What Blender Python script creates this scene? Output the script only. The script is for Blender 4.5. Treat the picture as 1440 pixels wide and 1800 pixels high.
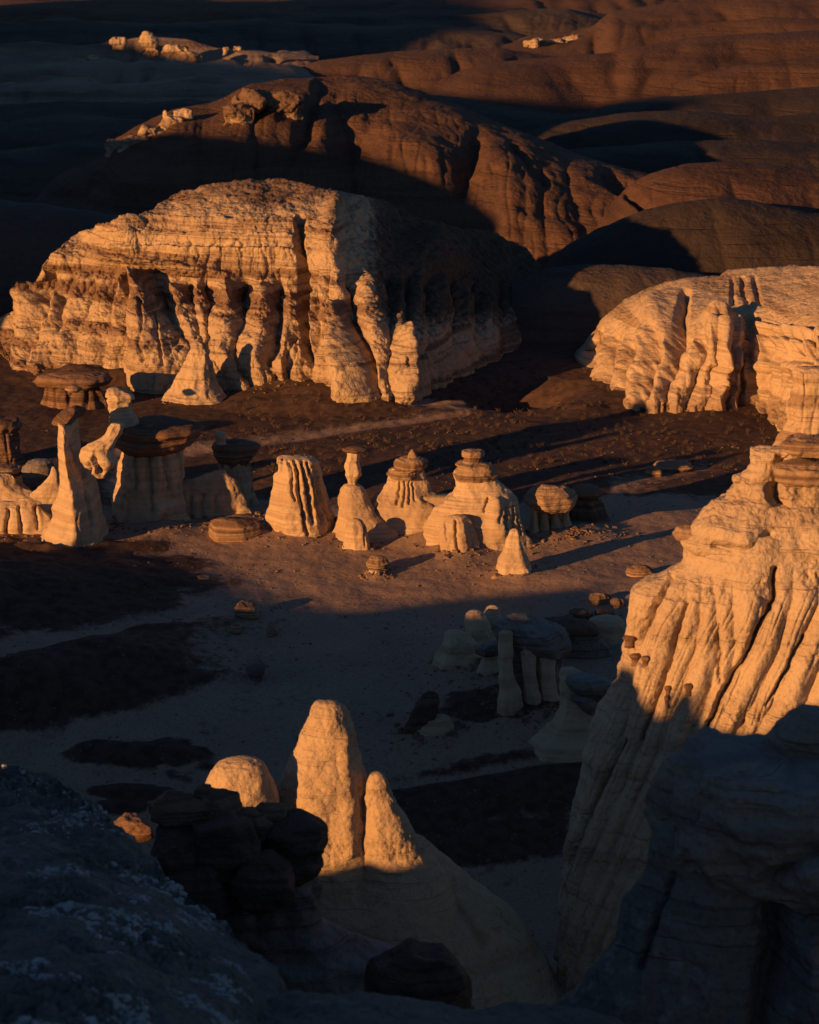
import bpy, math, random
import numpy as np
from mathutils import Vector
random.seed(4); RNG = np.random.default_rng(4)
for o in list(bpy.data.objects): bpy.data.objects.remove(o)
SC = bpy.context.scene
COL = SC.collection
# ------------------------------------------------------------------ camera
H = 25.0; PITCH = math.radians(15.0); F = 4234.0
cam_d = bpy.data.cameras.new('camera'); cam = bpy.data.objects.new('camera', cam_d); COL.objects.link(cam)
cam.location = (0, 0, H); cam.rotation_euler = (math.radians(90) - PITCH, 0, 0)
cam_d.sensor_fit = 'VERTICAL'; cam_d.sensor_height = 24.0; cam_d.lens = 24.0 * F / 1800.0
cam_d.clip_start = 0.5; cam_d.clip_end = 6000
cam_d.dof.use_dof = True; cam_d.dof.focus_distance = 92.0; cam_d.dof.aperture_fstop = 0.9
SC.camera = cam
# ------------------------------------------------------------------ light
EL = math.radians(9.5)
AZ_FROM = Vector((-1.1, -1, 0)).normalized()            # the sun stands behind the camera, to the left
w = bpy.data.worlds.new('World'); SC.world = w; w.use_nodes = True
nt = w.node_tree; bgn = nt.nodes['Background']
sky = nt.nodes.new('ShaderNodeTexSky'); sky.sky_type = 'NISHITA'; sky.sun_disc = False
sky.sun_elevation = EL; sky.sun_rotation = math.atan2(AZ_FROM.x, AZ_FROM.y)
sky.air_density = 1.0; sky.dust_density = 0.3; sky.ozone_density = 3.0; sky.altitude = 1500
nt.links.new(sky.outputs[0], bgn.inputs[0]); bgn.inputs[1].default_value = 0.05
sd = bpy.data.lights.new('sun', 'SUN'); sun = bpy.data.objects.new('sun', sd); COL.objects.link(sun)
sd.energy = 5.0; sd.angle = math.radians(0.6); sd.color = (1.0, 0.47, 0.145)
to_sun = Vector((AZ_FROM.x * math.cos(EL), AZ_FROM.y * math.cos(EL), math.sin(EL)))
sun.rotation_euler = to_sun.to_track_quat('Z', 'Y').to_euler(); sun.location = (-60, -60, 60)
SC.view_settings.view_transform = 'Standard'; SC.view_settings.look = 'None'
SC.view_settings.exposure = 0.55; SC.view_settings.gamma = 1.0
SC.render.resolution_x = 819; SC.render.resolution_y = 1024
# ------------------------------------------------------------------ maths
CP, SP = math.cos(PITCH), math.sin(PITCH)
def P(px, py, D):
    """world point seen at photo pixel (px,py), D metres in front of the camera"""
    a = (np.asarray(px, float) - 720) / F; b = (900 - np.asarray(py, float)) / F
    dy = b * SP + CP; dz = b * CP - SP; s = D / dy
    return np.stack(np.broadcast_arrays(a * s, D, H + dz * s), -1)
def proj(W):
    x, y, z = W[..., 0], W[..., 1], W[..., 2] - H
    f = y * CP - z * SP; u = y * SP + z * CP
    return 720 + F * x / f, 900 - F * u / f
def sstep(e0, e1, x):
    t = np.clip((x - e0) / (e1 - e0), 0, 1); return t * t * (3 - 2 * t)
def z0(D): return -4.0 * sstep(76, 56, np.asarray(D, float))
def G(px, py, z=None):
    D = H / math.tan(PITCH + math.atan((py - 900) / F))
    for _ in range(30):
        zz = float(z0(D)) if z is None else z
        D = 0.5 * D + 0.5 * (H - zz) / math.tan(PITCH + math.atan((py - 900) / F))
    return P(px, py, D)
def GD(py, z=None): return float(G(720, py, z)[1])
_perm = np.random.default_rng(11).permutation(256); _perm = np.concatenate([_perm, _perm, _perm])
_g = np.random.default_rng(12).normal(size=(256, 3)); _g /= np.linalg.norm(_g, axis=1)[:, None]; _g *= 1.5
def noise(x, y, z):
    x, y, z = np.broadcast_arrays(np.asarray(x, float), np.asarray(y, float), np.asarray(z, float))
    xi, yi, zi = np.floor(x).astype(int), np.floor(y).astype(int), np.floor(z).astype(int)
    xf, yf, zf = x - xi, y - yi, z - zi
    u, v, w_ = [t * t * t * (t * (t * 6 - 15) + 10) for t in (xf, yf, zf)]
    r = 0
    for i in (0, 1):
        for j in (0, 1):
            for k in (0, 1):
                h = _perm[_perm[_perm[(xi + i) & 255] + ((yi + j) & 255)] + ((zi + k) & 255)]
                g = _g[h]
                d = g[..., 0] * (xf - i) + g[..., 1] * (yf - j) + g[..., 2] * (zf - k)
                r = r + d * (u if i else 1 - u) * (v if j else 1 - v) * (w_ if k else 1 - w_)
    return r
def fbm(W, f, octv=4, zs=1.0, off=0.0, gain=0.5):
    r = 0; a = 1.0
    for o in range(octv):
        r = r + a * noise(W[..., 0] * f + off + o * 7.3, W[..., 1] * f + off, W[..., 2] * f * zs + off); f *= 2.03; a *= gain
    return r
def rills(W, f, zs=0.12, off=0.0):
    """sharp thin valleys running down a slope: 0 on the ribs, 1 in the gullies"""
    wx = W[..., 0] + 0.25 / f * noise(W[..., 0] * f, W[..., 2] * f * .7, off); wy = W[..., 1]
    n = np.abs(noise(wx * f + off, wy * f + off, W[..., 2] * f * zs + off))
    return (1 - np.clip(n * 2.6, 0, 1)) ** 2
def strata(W, f=2.0, off=0.0):
    z = W[..., 2] + 0.25 * noise(W[..., 0] * .15, W[..., 1] * .15, off)
    return noise(off + W[..., 0] * .05, off + W[..., 1] * .05, z * f) + 0.5 * noise(off, W[..., 0] * .08, z * f * 2.7)
def seg_dist(px, py, pts):
    best = np.full(px.shape, 1e9); wv = np.ones(px.shape); dv = np.zeros(px.shape)
    for a, b in zip(pts[:-1], pts[1:]):
        ax, ay, bx, by = a[0], a[1], b[0], b[1]
        L2 = (bx - ax) ** 2 + (by - ay) ** 2 + 1e-9
        t = np.clip(((px - ax) * (bx - ax) + (py - ay) * (by - ay)) / L2, 0, 1)
        d = np.hypot(px - ax - t * (bx - ax), py - ay - t * (by - ay))
        m = d < best; best[m] = d[m]
        wv[m] = (a[2] + (b[2] - a[2]) * t)[m]; dv[m] = (a[3] + (b[3] - a[3]) * t)[m]
    return best, wv, dv
def feats(px, py, gul=(), rid=()):
    """gul: V gullies, rid: rounded ribs.  each a list of (px,py,width,metres)"""
    r = np.zeros(px.shape)
    jx = px + 5 * noise(px * .03, py * .03, 3.1) + 2.5 * noise(px * .1, py * .1, 1.1)
    for g in gul:
        d, wv, dv = seg_dist(jx, py, g); r -= dv * np.clip(1 - d / wv, 0, 1) ** 1.5
    for g in rid:
        d, wv, dv = seg_dist(jx, py, g); r += dv * np.exp(-(d / wv) ** 2)
    return r
def cells(px, py, bounds, A=.5, y0=0, y1=3000, fade=25, p=2.0, D=115., wob=5., cap=1.6, head=0., hy=0., hl=45.):
    """rounded ribs between sharp gullies; bounds = gully courses, left to right, as (px,py) lists"""
    jx = px + wob * noise(px * .025, py * .025, 7.1) + wob * .5 * noise(px * .08, py * .08, 4.4)
    B = []
    for b in bounds:
        b = sorted(b, key=lambda q: q[1]); B.append(np.interp(py, [q[1] for q in b], [q[0] for q in b]))
    B = np.sort(np.stack(B, 0), 0)
    r = np.zeros(px.shape); cr_ = np.random.default_rng(len(bounds)); ca = cr_.uniform(.55, 1.25, len(bounds)); ch = cr_.uniform(-14, 34, len(bounds))
    for j in range(len(bounds) - 1):
        a, b = B[j], B[j + 1]; w_ = np.maximum(b - a, 2.)
        t = (jx - (a + b) / 2) / (w_ / 2); m = (np.abs(t) <= 1)
        wm = np.minimum(w_ * D / F, cap)
        v_ = A * (ca[j] if head else 1.) * wm * (1 - np.abs(t) ** p)
        if head: hz = hy + ch[j] + 22 * np.abs(t); v_ = v_ - head * ca[j] * np.minimum(wm, 1.1) * np.abs(t) * np.exp(-np.maximum(py - hz, 0) / hl) + A * .35 * wm * sstep(hz - 12, hz + 4, py) - A * .35 * wm
        r = np.where(m, v_, r)
    return (r - A * .3) * sstep(y0 - fade, y0 + fade, py) * (1 - sstep(y1 - fade, y1 + fade, py))
def normals(W, wrap):
    if wrap: du = np.roll(W, -1, 1) - np.roll(W, 1, 1)
    else: du = np.gradient(W, axis=1)
    dv = np.gradient(W, axis=0)
    n = np.cross(du, dv); n /= np.linalg.norm(n, axis=-1)[..., None] + 1e-12
    return n
# ------------------------------------------------------------------ objects
def tag(o, label=None, cat=None, group=None, kind=None):
    if label: o['label'] = label
    if cat: o['category'] = cat
    if group: o['group'] = group
    if kind: o['kind'] = kind
    return o
def thing(name, loc, label, cat, group=None):
    o = bpy.data.objects.new(name, None); COL.objects.link(o); o.location = loc; o.empty_display_size = .3
    return tag(o, label, cat, group)
def link(name, V, faces, m, parent=None, smooth=True, attr=None):
    V = np.asarray(V, float).reshape(-1, 3)
    org = np.array(parent['_org']) if parent is not None and '_org' in parent else (np.array(parent.location) if parent is not None else None)
    if org is None:
        org = np.array([V[:, 0].mean(), V[:, 1].mean(), V[:, 2].min()])
    me = bpy.data.meshes.new(name)
    faces = np.asarray(faces)
    n = faces.shape[1]
    me.vertices.add(len(V)); me.vertices.foreach_set('co', (V - org).ravel().astype(np.float32))
    me.loops.add(faces.size); me.loops.foreach_set('vertex_index', faces.ravel().astype(np.int32))
    me.polygons.add(len(faces)); me.polygons.foreach_set('loop_start', (np.arange(len(faces)) * n).astype(np.int32))
    me.polygons.foreach_set('loop_total', np.full(len(faces), n, np.int32))
    me.update(calc_edges=True)
    if smooth: me.shade_smooth()
    if attr is not None:
        a = me.attributes.new('soil', 'FLOAT', 'POINT'); a.data.foreach_set('value', attr.ravel().astype(np.float32))
    me.materials.append(m)
    o = bpy.data.objects.new(name, me); COL.objects.link(o)
    if parent is not None: o.parent = parent
    else: o.location = org
    return o
def gridfaces(nv, nu, wrap, off=0):
    i = np.arange(nv - 1)[:, None]; j = np.arange(nu if wrap else nu - 1)[None]
    j2 = (j + 1) % nu
    return np.stack([i * nu + j, i * nu + j2, (i + 1) * nu + j2, (i + 1) * nu + j], -1).reshape(-1, 4)[:, ::-1] + off
# ------------------------------------------------------------------ materials
def mat(name, c1, c2, band=0.0, band_f=1.6, bump=0.5, bscale=6.0, rough=0.95, speck=0.0, speck_c=(.05, .03, .025),
        fine=0.35, top=None, rill=0.0, soil=None, pop=0.0, bdist=0.06, cap=None):
    m = bpy.data.materials.new(name); m.use_nodes = True
    N = m.node_tree.nodes; L = m.node_tree.links; b = N['Principled BSDF']
    b.inputs['Roughness'].default_value = rough; b.inputs['Specular IOR Level'].default_value = 0.15
    geo = N.new('ShaderNodeNewGeometry')
    def nz(scale, det=4, vec=None, rough_=0.55, mul=None, dist=0.0):
        n = N.new('ShaderNodeTexNoise'); n.inputs['Scale'].default_value = scale; n.inputs['Detail'].default_value = det
        n.inputs['Roughness'].default_value = rough_; n.inputs['Distortion'].default_value = dist
        src = vec or geo.outputs['Position']
        if mul:
            vm = N.new('ShaderNodeVectorMath'); vm.operation = 'MULTIPLY'; vm.inputs[1].default_value = mul
            L.new(src, vm.inputs[0]); src = vm.outputs[0]
        L.new(src, n.inputs['Vector']); return n.outputs['Fac']
    def ramp(fac, a, c):
        r = N.new('ShaderNodeMapRange'); r.inputs['From Min'].default_value = a; r.inputs['From Max'].default_value = c
        r.interpolation_type = 'SMOOTHSTEP'; L.new(fac, r.inputs['Value']); return r.outputs['Result']
    def mix(fac, A, B):
        x = N.new('ShaderNodeMix'); x.data_type = 'RGBA'
        if isinstance(fac, float): x.inputs['Factor'].default_value = fac
        else: L.new(fac, x.inputs['Factor'])
        for s, v in ((x.inputs['A'], A), (x.inputs['B'], B)):
            if isinstance(v, tuple): s.default_value = (*v, 1)
            else: L.new(v, s)
        return x.outputs['Result']
    def mth(op, a, c):
        x = N.new('ShaderNodeMath'); x.operation = op
        for s, v in zip(x.inputs, (a, c)):
            if isinstance(v, (int, float)): s.default_value = v
            else: L.new(v, s)
        return x.outputs[0]
    large = nz(0.35, 3)
    col = mix(ramp(large, .35, .65), c1, tuple(.82 * a + .18 * c for a, c in zip(c1, c2)))
    bands = nz(1.0, 3.5, mul=(0.05, 0.05, band_f), rough_=0.6, dist=.25)
    bm = ramp(bands, .48, .60)
    if band: col = mix(mth('MULTIPLY', bm, band), col, c2)
    thin = ramp(nz(1.0, 3, mul=(0.12, 0.12, band_f * 4.5)), .56, .66)
    if band: col = mix(mth('MULTIPLY', thin, band * .55), col, c2)
    fn = nz(bscale * 1.7, 5, rough_=.65)
    col = mix(mth('MULTIPLY', ramp(fn, .45, .75), fine), col, tuple(.55 * c for c in c2))
    if speck:
        sp = mth('MULTIPLY', ramp(nz(bscale * .55, 6, rough_=.7), .52, .66), ramp(nz(0.5, 3), .42, .6))
        col = mix(mth('MULTIPLY', sp, speck), col, speck_c)
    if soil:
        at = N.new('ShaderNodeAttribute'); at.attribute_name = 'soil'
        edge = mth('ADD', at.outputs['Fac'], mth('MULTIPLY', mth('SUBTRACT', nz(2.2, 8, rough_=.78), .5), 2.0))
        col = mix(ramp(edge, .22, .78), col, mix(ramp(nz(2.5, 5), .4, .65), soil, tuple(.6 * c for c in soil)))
    if cap:
        sz = N.new('ShaderNodeSeparateXYZ'); L.new(geo.outputs['Position'], sz.inputs[0])
        zz = mth('ADD', sz.outputs['Z'], mth('MULTIPLY', mth('SUBTRACT', nz(.45, 5, rough_=.65), .5), 2.4))
        col = mix(mth('MULTIPLY', ramp(zz, cap[0], cap[1]), .9), col, cap[2])
    if top:
        sx = N.new('ShaderNodeSeparateXYZ'); L.new(geo.outputs['Normal'], sx.inputs[0])
        tt = mth('MULTIPLY', ramp(sx.outputs['Z'], .55, .9), ramp(nz(.9, 4), .3, .6))
        col = mix(tt, col, top)
    L.new(col, b.inputs['Base Color'])
    h = nz(bscale, 7, rough_=.62)
    if pop:
        v = N.new('ShaderNodeTexVoronoi'); v.inputs['Scale'].default_value = bscale * .8; L.new(geo.outputs['Position'], v.inputs['Vector'])
        pm = mth('MULTIPLY', mth('SUBTRACT', 0.6, v.outputs['Distance']), mth('ADD', mth('MULTIPLY', bm, pop), pop * .25))
        h = mth('ADD', h, pm)
    if band: h = mth('SUBTRACT', h, mth('MULTIPLY', thin, .35))
    if rill: h = mth('ADD', h, mth('MULTIPLY', nz(1.0, 3, mul=(3.0, 3.0, .25)), rill))
    bp = N.new('ShaderNodeBump'); bp.inputs['Strength'].default_value = bump; bp.inputs['Distance'].default_value = bdist
    L.new(h, bp.inputs['Height']); L.new(bp.outputs[0], b.inputs['Normal'])
    return m
CLAY = mat('banded_clay', (.44, .33, .22), (.20, .125, .085), band=.75, band_f=1.3, bump=.75, bscale=4.5, pop=1.2, rill=.5, bdist=.12, fine=.3)
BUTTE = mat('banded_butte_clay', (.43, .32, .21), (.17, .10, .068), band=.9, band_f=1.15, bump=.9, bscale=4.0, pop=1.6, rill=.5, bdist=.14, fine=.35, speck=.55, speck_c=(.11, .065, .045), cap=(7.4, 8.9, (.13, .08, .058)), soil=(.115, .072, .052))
CLAYR = mat('cliff_clay', (.46, .34, .225), (.22, .14, .09), band=.7, band_f=1.5, bump=.7, bscale=4.5, pop=.9, rill=.5, bdist=.10, fine=.3, speck=.4, speck_c=(.13, .08, .055))
PALE = mat('pale_clay', (.46, .345, .23), (.27, .18, .115), band=.45, band_f=3.0, bump=.6, bscale=7.0, rill=.5, bdist=.05, fine=.2)
TOWER = mat('tower_clay', (.46, .35, .245), (.26, .175, .12), band=.28, band_f=1.3, bump=1.0, bscale=8.0, speck=.5, speck_c=(.12, .075, .05), pop=.6, rill=.9, bdist=.07, fine=.4)
SPIRE = mat('spire_clay', (.45, .335, .225), (.24, .16, .105), band=.3, band_f=1.0, bump=1.0, bscale=9.0, speck=.6, speck_c=(.16, .10, .065), pop=.9, bdist=.065, fine=.4)
CAP = mat('cap_sandstone', (.20, .12, .08), (.09, .05, .035), band=.8, band_f=6.0, bump=.8, bscale=9.0, bdist=.05, fine=.5)
CAPT = mat('tan_sandstone', (.33, .22, .14), (.14, .085, .055), band=.8, band_f=6.0, bump=.8, bscale=9.0, bdist=.05, fine=.4)
DARKROCK = mat('dark_rock', (.15, .095, .07), (.07, .045, .036), band=.5, band_f=3.0, bump=.9, bscale=7.0, bdist=.08, fine=.6)
GREYROCK = mat('grey_rock', (.20, .165, .145), (.10, .075, .068), band=.5, band_f=2.0, bump=1., bscale=5.0, bdist=.10, fine=.6, top=(.20, .19, .19))
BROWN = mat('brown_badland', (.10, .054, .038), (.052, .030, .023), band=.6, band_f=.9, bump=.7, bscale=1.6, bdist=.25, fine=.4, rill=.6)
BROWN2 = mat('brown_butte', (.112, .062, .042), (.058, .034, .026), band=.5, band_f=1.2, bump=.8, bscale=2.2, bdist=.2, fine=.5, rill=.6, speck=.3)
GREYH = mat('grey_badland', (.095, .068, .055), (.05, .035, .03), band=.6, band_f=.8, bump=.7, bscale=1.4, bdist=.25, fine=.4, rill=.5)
SHADEH = mat('shade_dark_badland', (.052, .038, .033), (.03, .022, .02), band=.6, band_f=.8, bump=.7, bscale=1.4, bdist=.25, fine=.4, rill=.5)  # badland colour darkened to stand in for shade on the right hills
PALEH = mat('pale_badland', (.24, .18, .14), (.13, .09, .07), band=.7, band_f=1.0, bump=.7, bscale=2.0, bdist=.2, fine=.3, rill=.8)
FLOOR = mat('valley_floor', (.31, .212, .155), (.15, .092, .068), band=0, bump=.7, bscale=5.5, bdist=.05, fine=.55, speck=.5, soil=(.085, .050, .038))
FORE = mat('lichen_slope', (.155, .135, .125), (.075, .06, .054), band=.3, band_f=2.0, bump=1., bscale=5.0, bdist=.12, fine=.6, speck=.5, speck_c=(.30, .29, .28))
# ------------------------------------------------------------------ builders
def rows_interp(rows, n):
    r = np.array(rows, float)
    hw = (r[:, 2] - r[:, 1]) / 2
    L = np.concatenate([[0], np.cumsum(np.hypot(np.diff(r[:, 0]), np.diff(hw)) + 1e-3)])
    # smooth through the rows
    t = np.linspace(0, L[-1], n)
    out = [np.interp(t, L, r[:, k]) for k in range(r.shape[1])]
    k = max(1, n // 60); ker = np.hanning(2 * k + 3)[1:-1]; ker /= ker.sum()
    res = []
    for a in out:
        p = np.pad(a, len(ker) // 2, mode='edge'); res.append(np.convolve(p, ker, 'valid')[:n])
    return res
def body(name, rows, D, m, parent=None, ratio=.8, n=110, nth=140, lump=.08, lf=.8, amp=.03, af=3.0, ril=0.0, rf=1.5, rz=.1,
         st=0.0, sf=4.0, gul=(), rid=(), below=0.0, sup=2.0, off=None, lean=0.0, tilt=0.0, extra=None, cut=None):
    """closed solid: silhouette rows (py, left px, right px) at depth D, ratio = depth / width"""
    off = RNG.uniform(0, 50) if off is None else off
    rows = [list(r) for r in rows]
    r = rows_interp(rows, n); py, pl, pr = r[0], r[1], r[2]
    Dc = D + lean * (py - rows[-1][0]) / 100.0
    A = P(pl, py, Dc); B = P(pr, py, Dc); C = (A + B) / 2; a = (B[:, 0] - A[:, 0]) / 2
    bd = r[3] if len(r) > 3 else None
    k2 = 1.0 if a.max() > .25 else 0
    C[:, 0] += k2 * .05 * a.max() * noise(C[:, 2] * 1.7 / max(a.max(), .5), off, .5)
    if below:
        k = max(4, int(n * .12)); tt = np.linspace(0, 1, k + 1)[1:]
        g = (a[-1] - a[-4]) / (abs(C[-4, 2] - C[-1, 2]) + 1e-6); g = np.clip(g, 0, .6)
        Cx = np.repeat(C[-1:], k, 0); Cx[:, 2] -= tt * below; C = np.concatenate([C, Cx]); a = np.concatenate([a, a[-1] + g * tt * below])
        if bd is not None: bd = np.concatenate([bd, np.full(k, bd[-1])])
    a = np.maximum(a, 1e-3)
    th = np.linspace(0, 2 * math.pi, nth, endpoint=False)[None]
    c, s = np.cos(th), np.sin(th)
    if sup != 2.0:
        q = (np.abs(c) ** sup + np.abs(s) ** sup) ** (-1 / sup); c, s = c * q, s * q
    aa = a[:, None]; zz = C[:, 2][:, None]
    rad = 1 + lump * noise(c * 1.3 + off, s * 1.3 + off, zz * lf / max(.3, 1) + off) + lump * .5 * noise(c * 3 + off, s * 3, zz * lf * 2 + off)
    if cut is None: cut = 9 if name.startswith('cap') or name in ('knob', 'tip') else (6 if name in ('pedestal', 'stem', 'leg', 'column', 'ridge', 'rock_buttress', 'rock_stub', 'rock_cone', 'head', 'shoulder') else 0)
    if cut:
        rr = np.random.default_rng(int(off * 1000)); th0 = rr.uniform(0, 6.28) + np.arange(cut) * 2 * math.pi / cut + rr.normal(0, .25, cut)
        slow = .25 * noise(zz * 1.1, off, 3.3); R_ = np.full(np.broadcast_shapes(th.shape, zz.shape), 1.3)
        for q_, t0_ in enumerate(th0):
            di = rr.uniform(.90, 1.07) + .06 * noise(zz * 2.3, off + q_, 0.); k_ = np.cos(th - t0_ - slow); R_ = np.where(k_ > .2, np.minimum(R_, di / np.maximum(k_, .2)), R_)
        R_ = np.minimum(R_, 1.13); R_ = (R_ * 2 + np.roll(R_, 1, 1) + np.roll(R_, -1, 1)) / 4; rad = rad * R_
    W = np.stack([C[:, 0][:, None] + aa * c * rad, C[:, 1][:, None] + (aa * ratio if bd is None else bd[:, None]) * s * rad, zz + tilt * aa * c + 0 * c], -1)
    N = normals(W, True)
    ctr = C[:, None, :]
    sg = np.sign(((W - ctr) * N).sum(-1).mean()); N = N * (sg if sg else 1)
    sc = np.clip(aa / .35, 0, 1)
    d = amp * fbm(W, af, 4, off=off) * sc
    d = d - amp * 1.6 * np.clip(noise(W[..., 0] * af * .9 + 9, W[..., 1] * af * .9, W[..., 2] * af * 1.2 + off) - .25, 0, .6) * sc
    if ril: d = d - ril * rills(W, rf, rz, off) * sc * (1 - np.clip(np.abs(N[..., 2]) * 1.1, 0, 1))
    if st: d = d + st * strata(W, sf, off) * sc
    if gul or rid:
        px, py_ = proj(W); d = d + feats(px, py_, gul, rid)
    if extra is not None:
        px, py_ = proj(W); d = d + extra(px, py_, W)
    W = W + N * d[..., None]
    V = W.reshape(-1, 3); nv = W.shape[0]
    f = gridfaces(nv, nth, True)
    if sg < 0: pass
    top = W[0].mean(0); bot = W[-1].mean(0)
    V = np.concatenate([V, [top], [bot]]); ti, bi = nv * nth, nv * nth + 1
    j = np.arange(nth); j2 = (j + 1) % nth
    f = np.concatenate([f, np.stack([j, j2, np.full(nth, ti), np.full(nth, ti)], -1)[:, :4],
                        np.stack([(nv - 1) * nth + j2, (nv - 1) * nth + j, np.full(nth, bi), np.full(nth, bi)], -1)])
    # triangles as degenerate quads are avoided: split off
    return _mixed(name, V, f, m, parent)
def _mixed(name, V, f, m, parent, attr=None):
    quad = f[f[:, 2] != f[:, 3]]; tri = f[f[:, 2] == f[:, 3]][:, :3]
    allf = [tuple(q) for q in ()]
    V = np.asarray(V, float)
    org = np.array(parent.location) if parent is not None else np.array([V[:, 0].mean(), V[:, 1].mean(), V[:, 2].min()])
    me = bpy.data.meshes.new(name)
    me.vertices.add(len(V)); me.vertices.foreach_set('co', (V - org).ravel().astype(np.float32))
    li = np.concatenate([quad.ravel(), tri.ravel()]).astype(np.int32)
    ls = np.concatenate([np.arange(len(quad)) * 4, len(quad) * 4 + np.arange(len(tri)) * 3]).astype(np.int32)
    lt = np.concatenate([np.full(len(quad), 4), np.full(len(tri), 3)]).astype(np.int32)
    me.loops.add(len(li)); me.loops.foreach_set('vertex_index', li)
    me.polygons.add(len(ls)); me.polygons.foreach_set('loop_start', ls); me.polygons.foreach_set('loop_total', lt)
    me.update(calc_edges=True); me.validate(); me.shade_smooth()
    if attr is not None:
        a = me.attributes.new('soil', 'FLOAT', 'POINT'); a.data.foreach_set('value', attr.ravel().astype(np.float32))
    me.materials.append(m)
    o = bpy.data.objects.new(name, me); COL.objects.link(o)
    if parent is not None: o.parent = parent
    else: o.location = org
    return o
def crag(name, x0, y0, x1, y1, D, m, parent=None, deep=.8, seed=0, npl=16, n=70, nth=110, st=.03, sf=5., amp=.03, af=3., lay=None):
    """a broken block: an ellipsoid cut by random flat faces, thin beds standing out of it"""
    r = np.random.default_rng(seed + 100); A = P(x0, y1, D); B = P(x1, y0, D); c = (A + B) / 2; h = np.array([(B[0] - A[0]) / 2, (B[0] - A[0]) / 2 * deep, (B[2] - A[2]) / 2])
    v = np.linspace(.02, math.pi - .02, n)[:, None]; u = np.linspace(0, 2 * math.pi, nth, endpoint=False)[None]
    d = np.stack([np.sin(v) * np.cos(u), np.sin(v) * np.sin(u), np.cos(v) + 0 * u], -1)
    R = np.full(d.shape[:2], 1.45)
    pl = [np.array(q, float) for q in ((1, .1, .1), (-1, -.2, .1), (.1, 1, 0), (.1, -1, .15), (.1, 0, 1), (0, .1, -1))] + [q for q in r.normal(size=(npl, 3))]
    for q in pl:
        q = q / np.linalg.norm(q); di = r.uniform(.86, 1.04); k = (d @ q); R = np.where(k > .05, np.minimum(R, di / np.maximum(k, .05)), R)
    for _ in range(2): R = (R + np.roll(R, 1, 1) + np.roll(R, -1, 1) + np.roll(R, 1, 0) * 0 + R) / 4
    W = c + d * R[..., None] * h
    N = normals(W, True); sg = np.sign(((W - c) * N).sum(-1).mean()); N = N * sg
    dd_ = amp * fbm(W, af, 5, off=seed * 3.1) + st * strata(W, sf, seed * 1.7) * (1 - np.abs(N[..., 2]))
    W = W + N * dd_[..., None]
    V = np.concatenate([W.reshape(-1, 3), [W[0].mean(0)], [W[-1].mean(0)]]); ti, bi = n * nth, n * nth + 1; j = np.arange(nth); j2 = (j + 1) % nth
    f = np.concatenate([gridfaces(n, nth, True), np.stack([j, j2, np.full(nth, ti), np.full(nth, ti)], -1), np.stack([(n - 1) * nth + j2, (n - 1) * nth + j, np.full(nth, bi), np.full(nth, bi)], -1)])
    return _mixed(name, V, f, m, parent)
def rbf(ctrl):
    c = np.array(ctrl, float); X = c[:, :2] / 100.0; n = len(c)
    d = np.linalg.norm(X[:, None] - X[None], axis=-1)
    K = np.where(d > 0, d * d * np.log(d + 1e-12), 0) + np.eye(n) * 1e-3
    Pm = np.concatenate([np.ones((n, 1)), X], 1)
    A = np.block([[K, Pm], [Pm.T, np.zeros((3, 3))]])
    sol = np.linalg.solve(A, np.concatenate([c[:, 2], np.zeros(3)]))
    def f(px, py):
        r = sol[n] + sol[n + 1] * px / 100 + sol[n + 2] * py / 100
        for i in range(n):
            q = np.hypot(px / 100 - X[i, 0], py / 100 - X[i, 1]); r = r + sol[i] * q * q * np.log(q + 1e-12)
        return r
    return f
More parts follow.
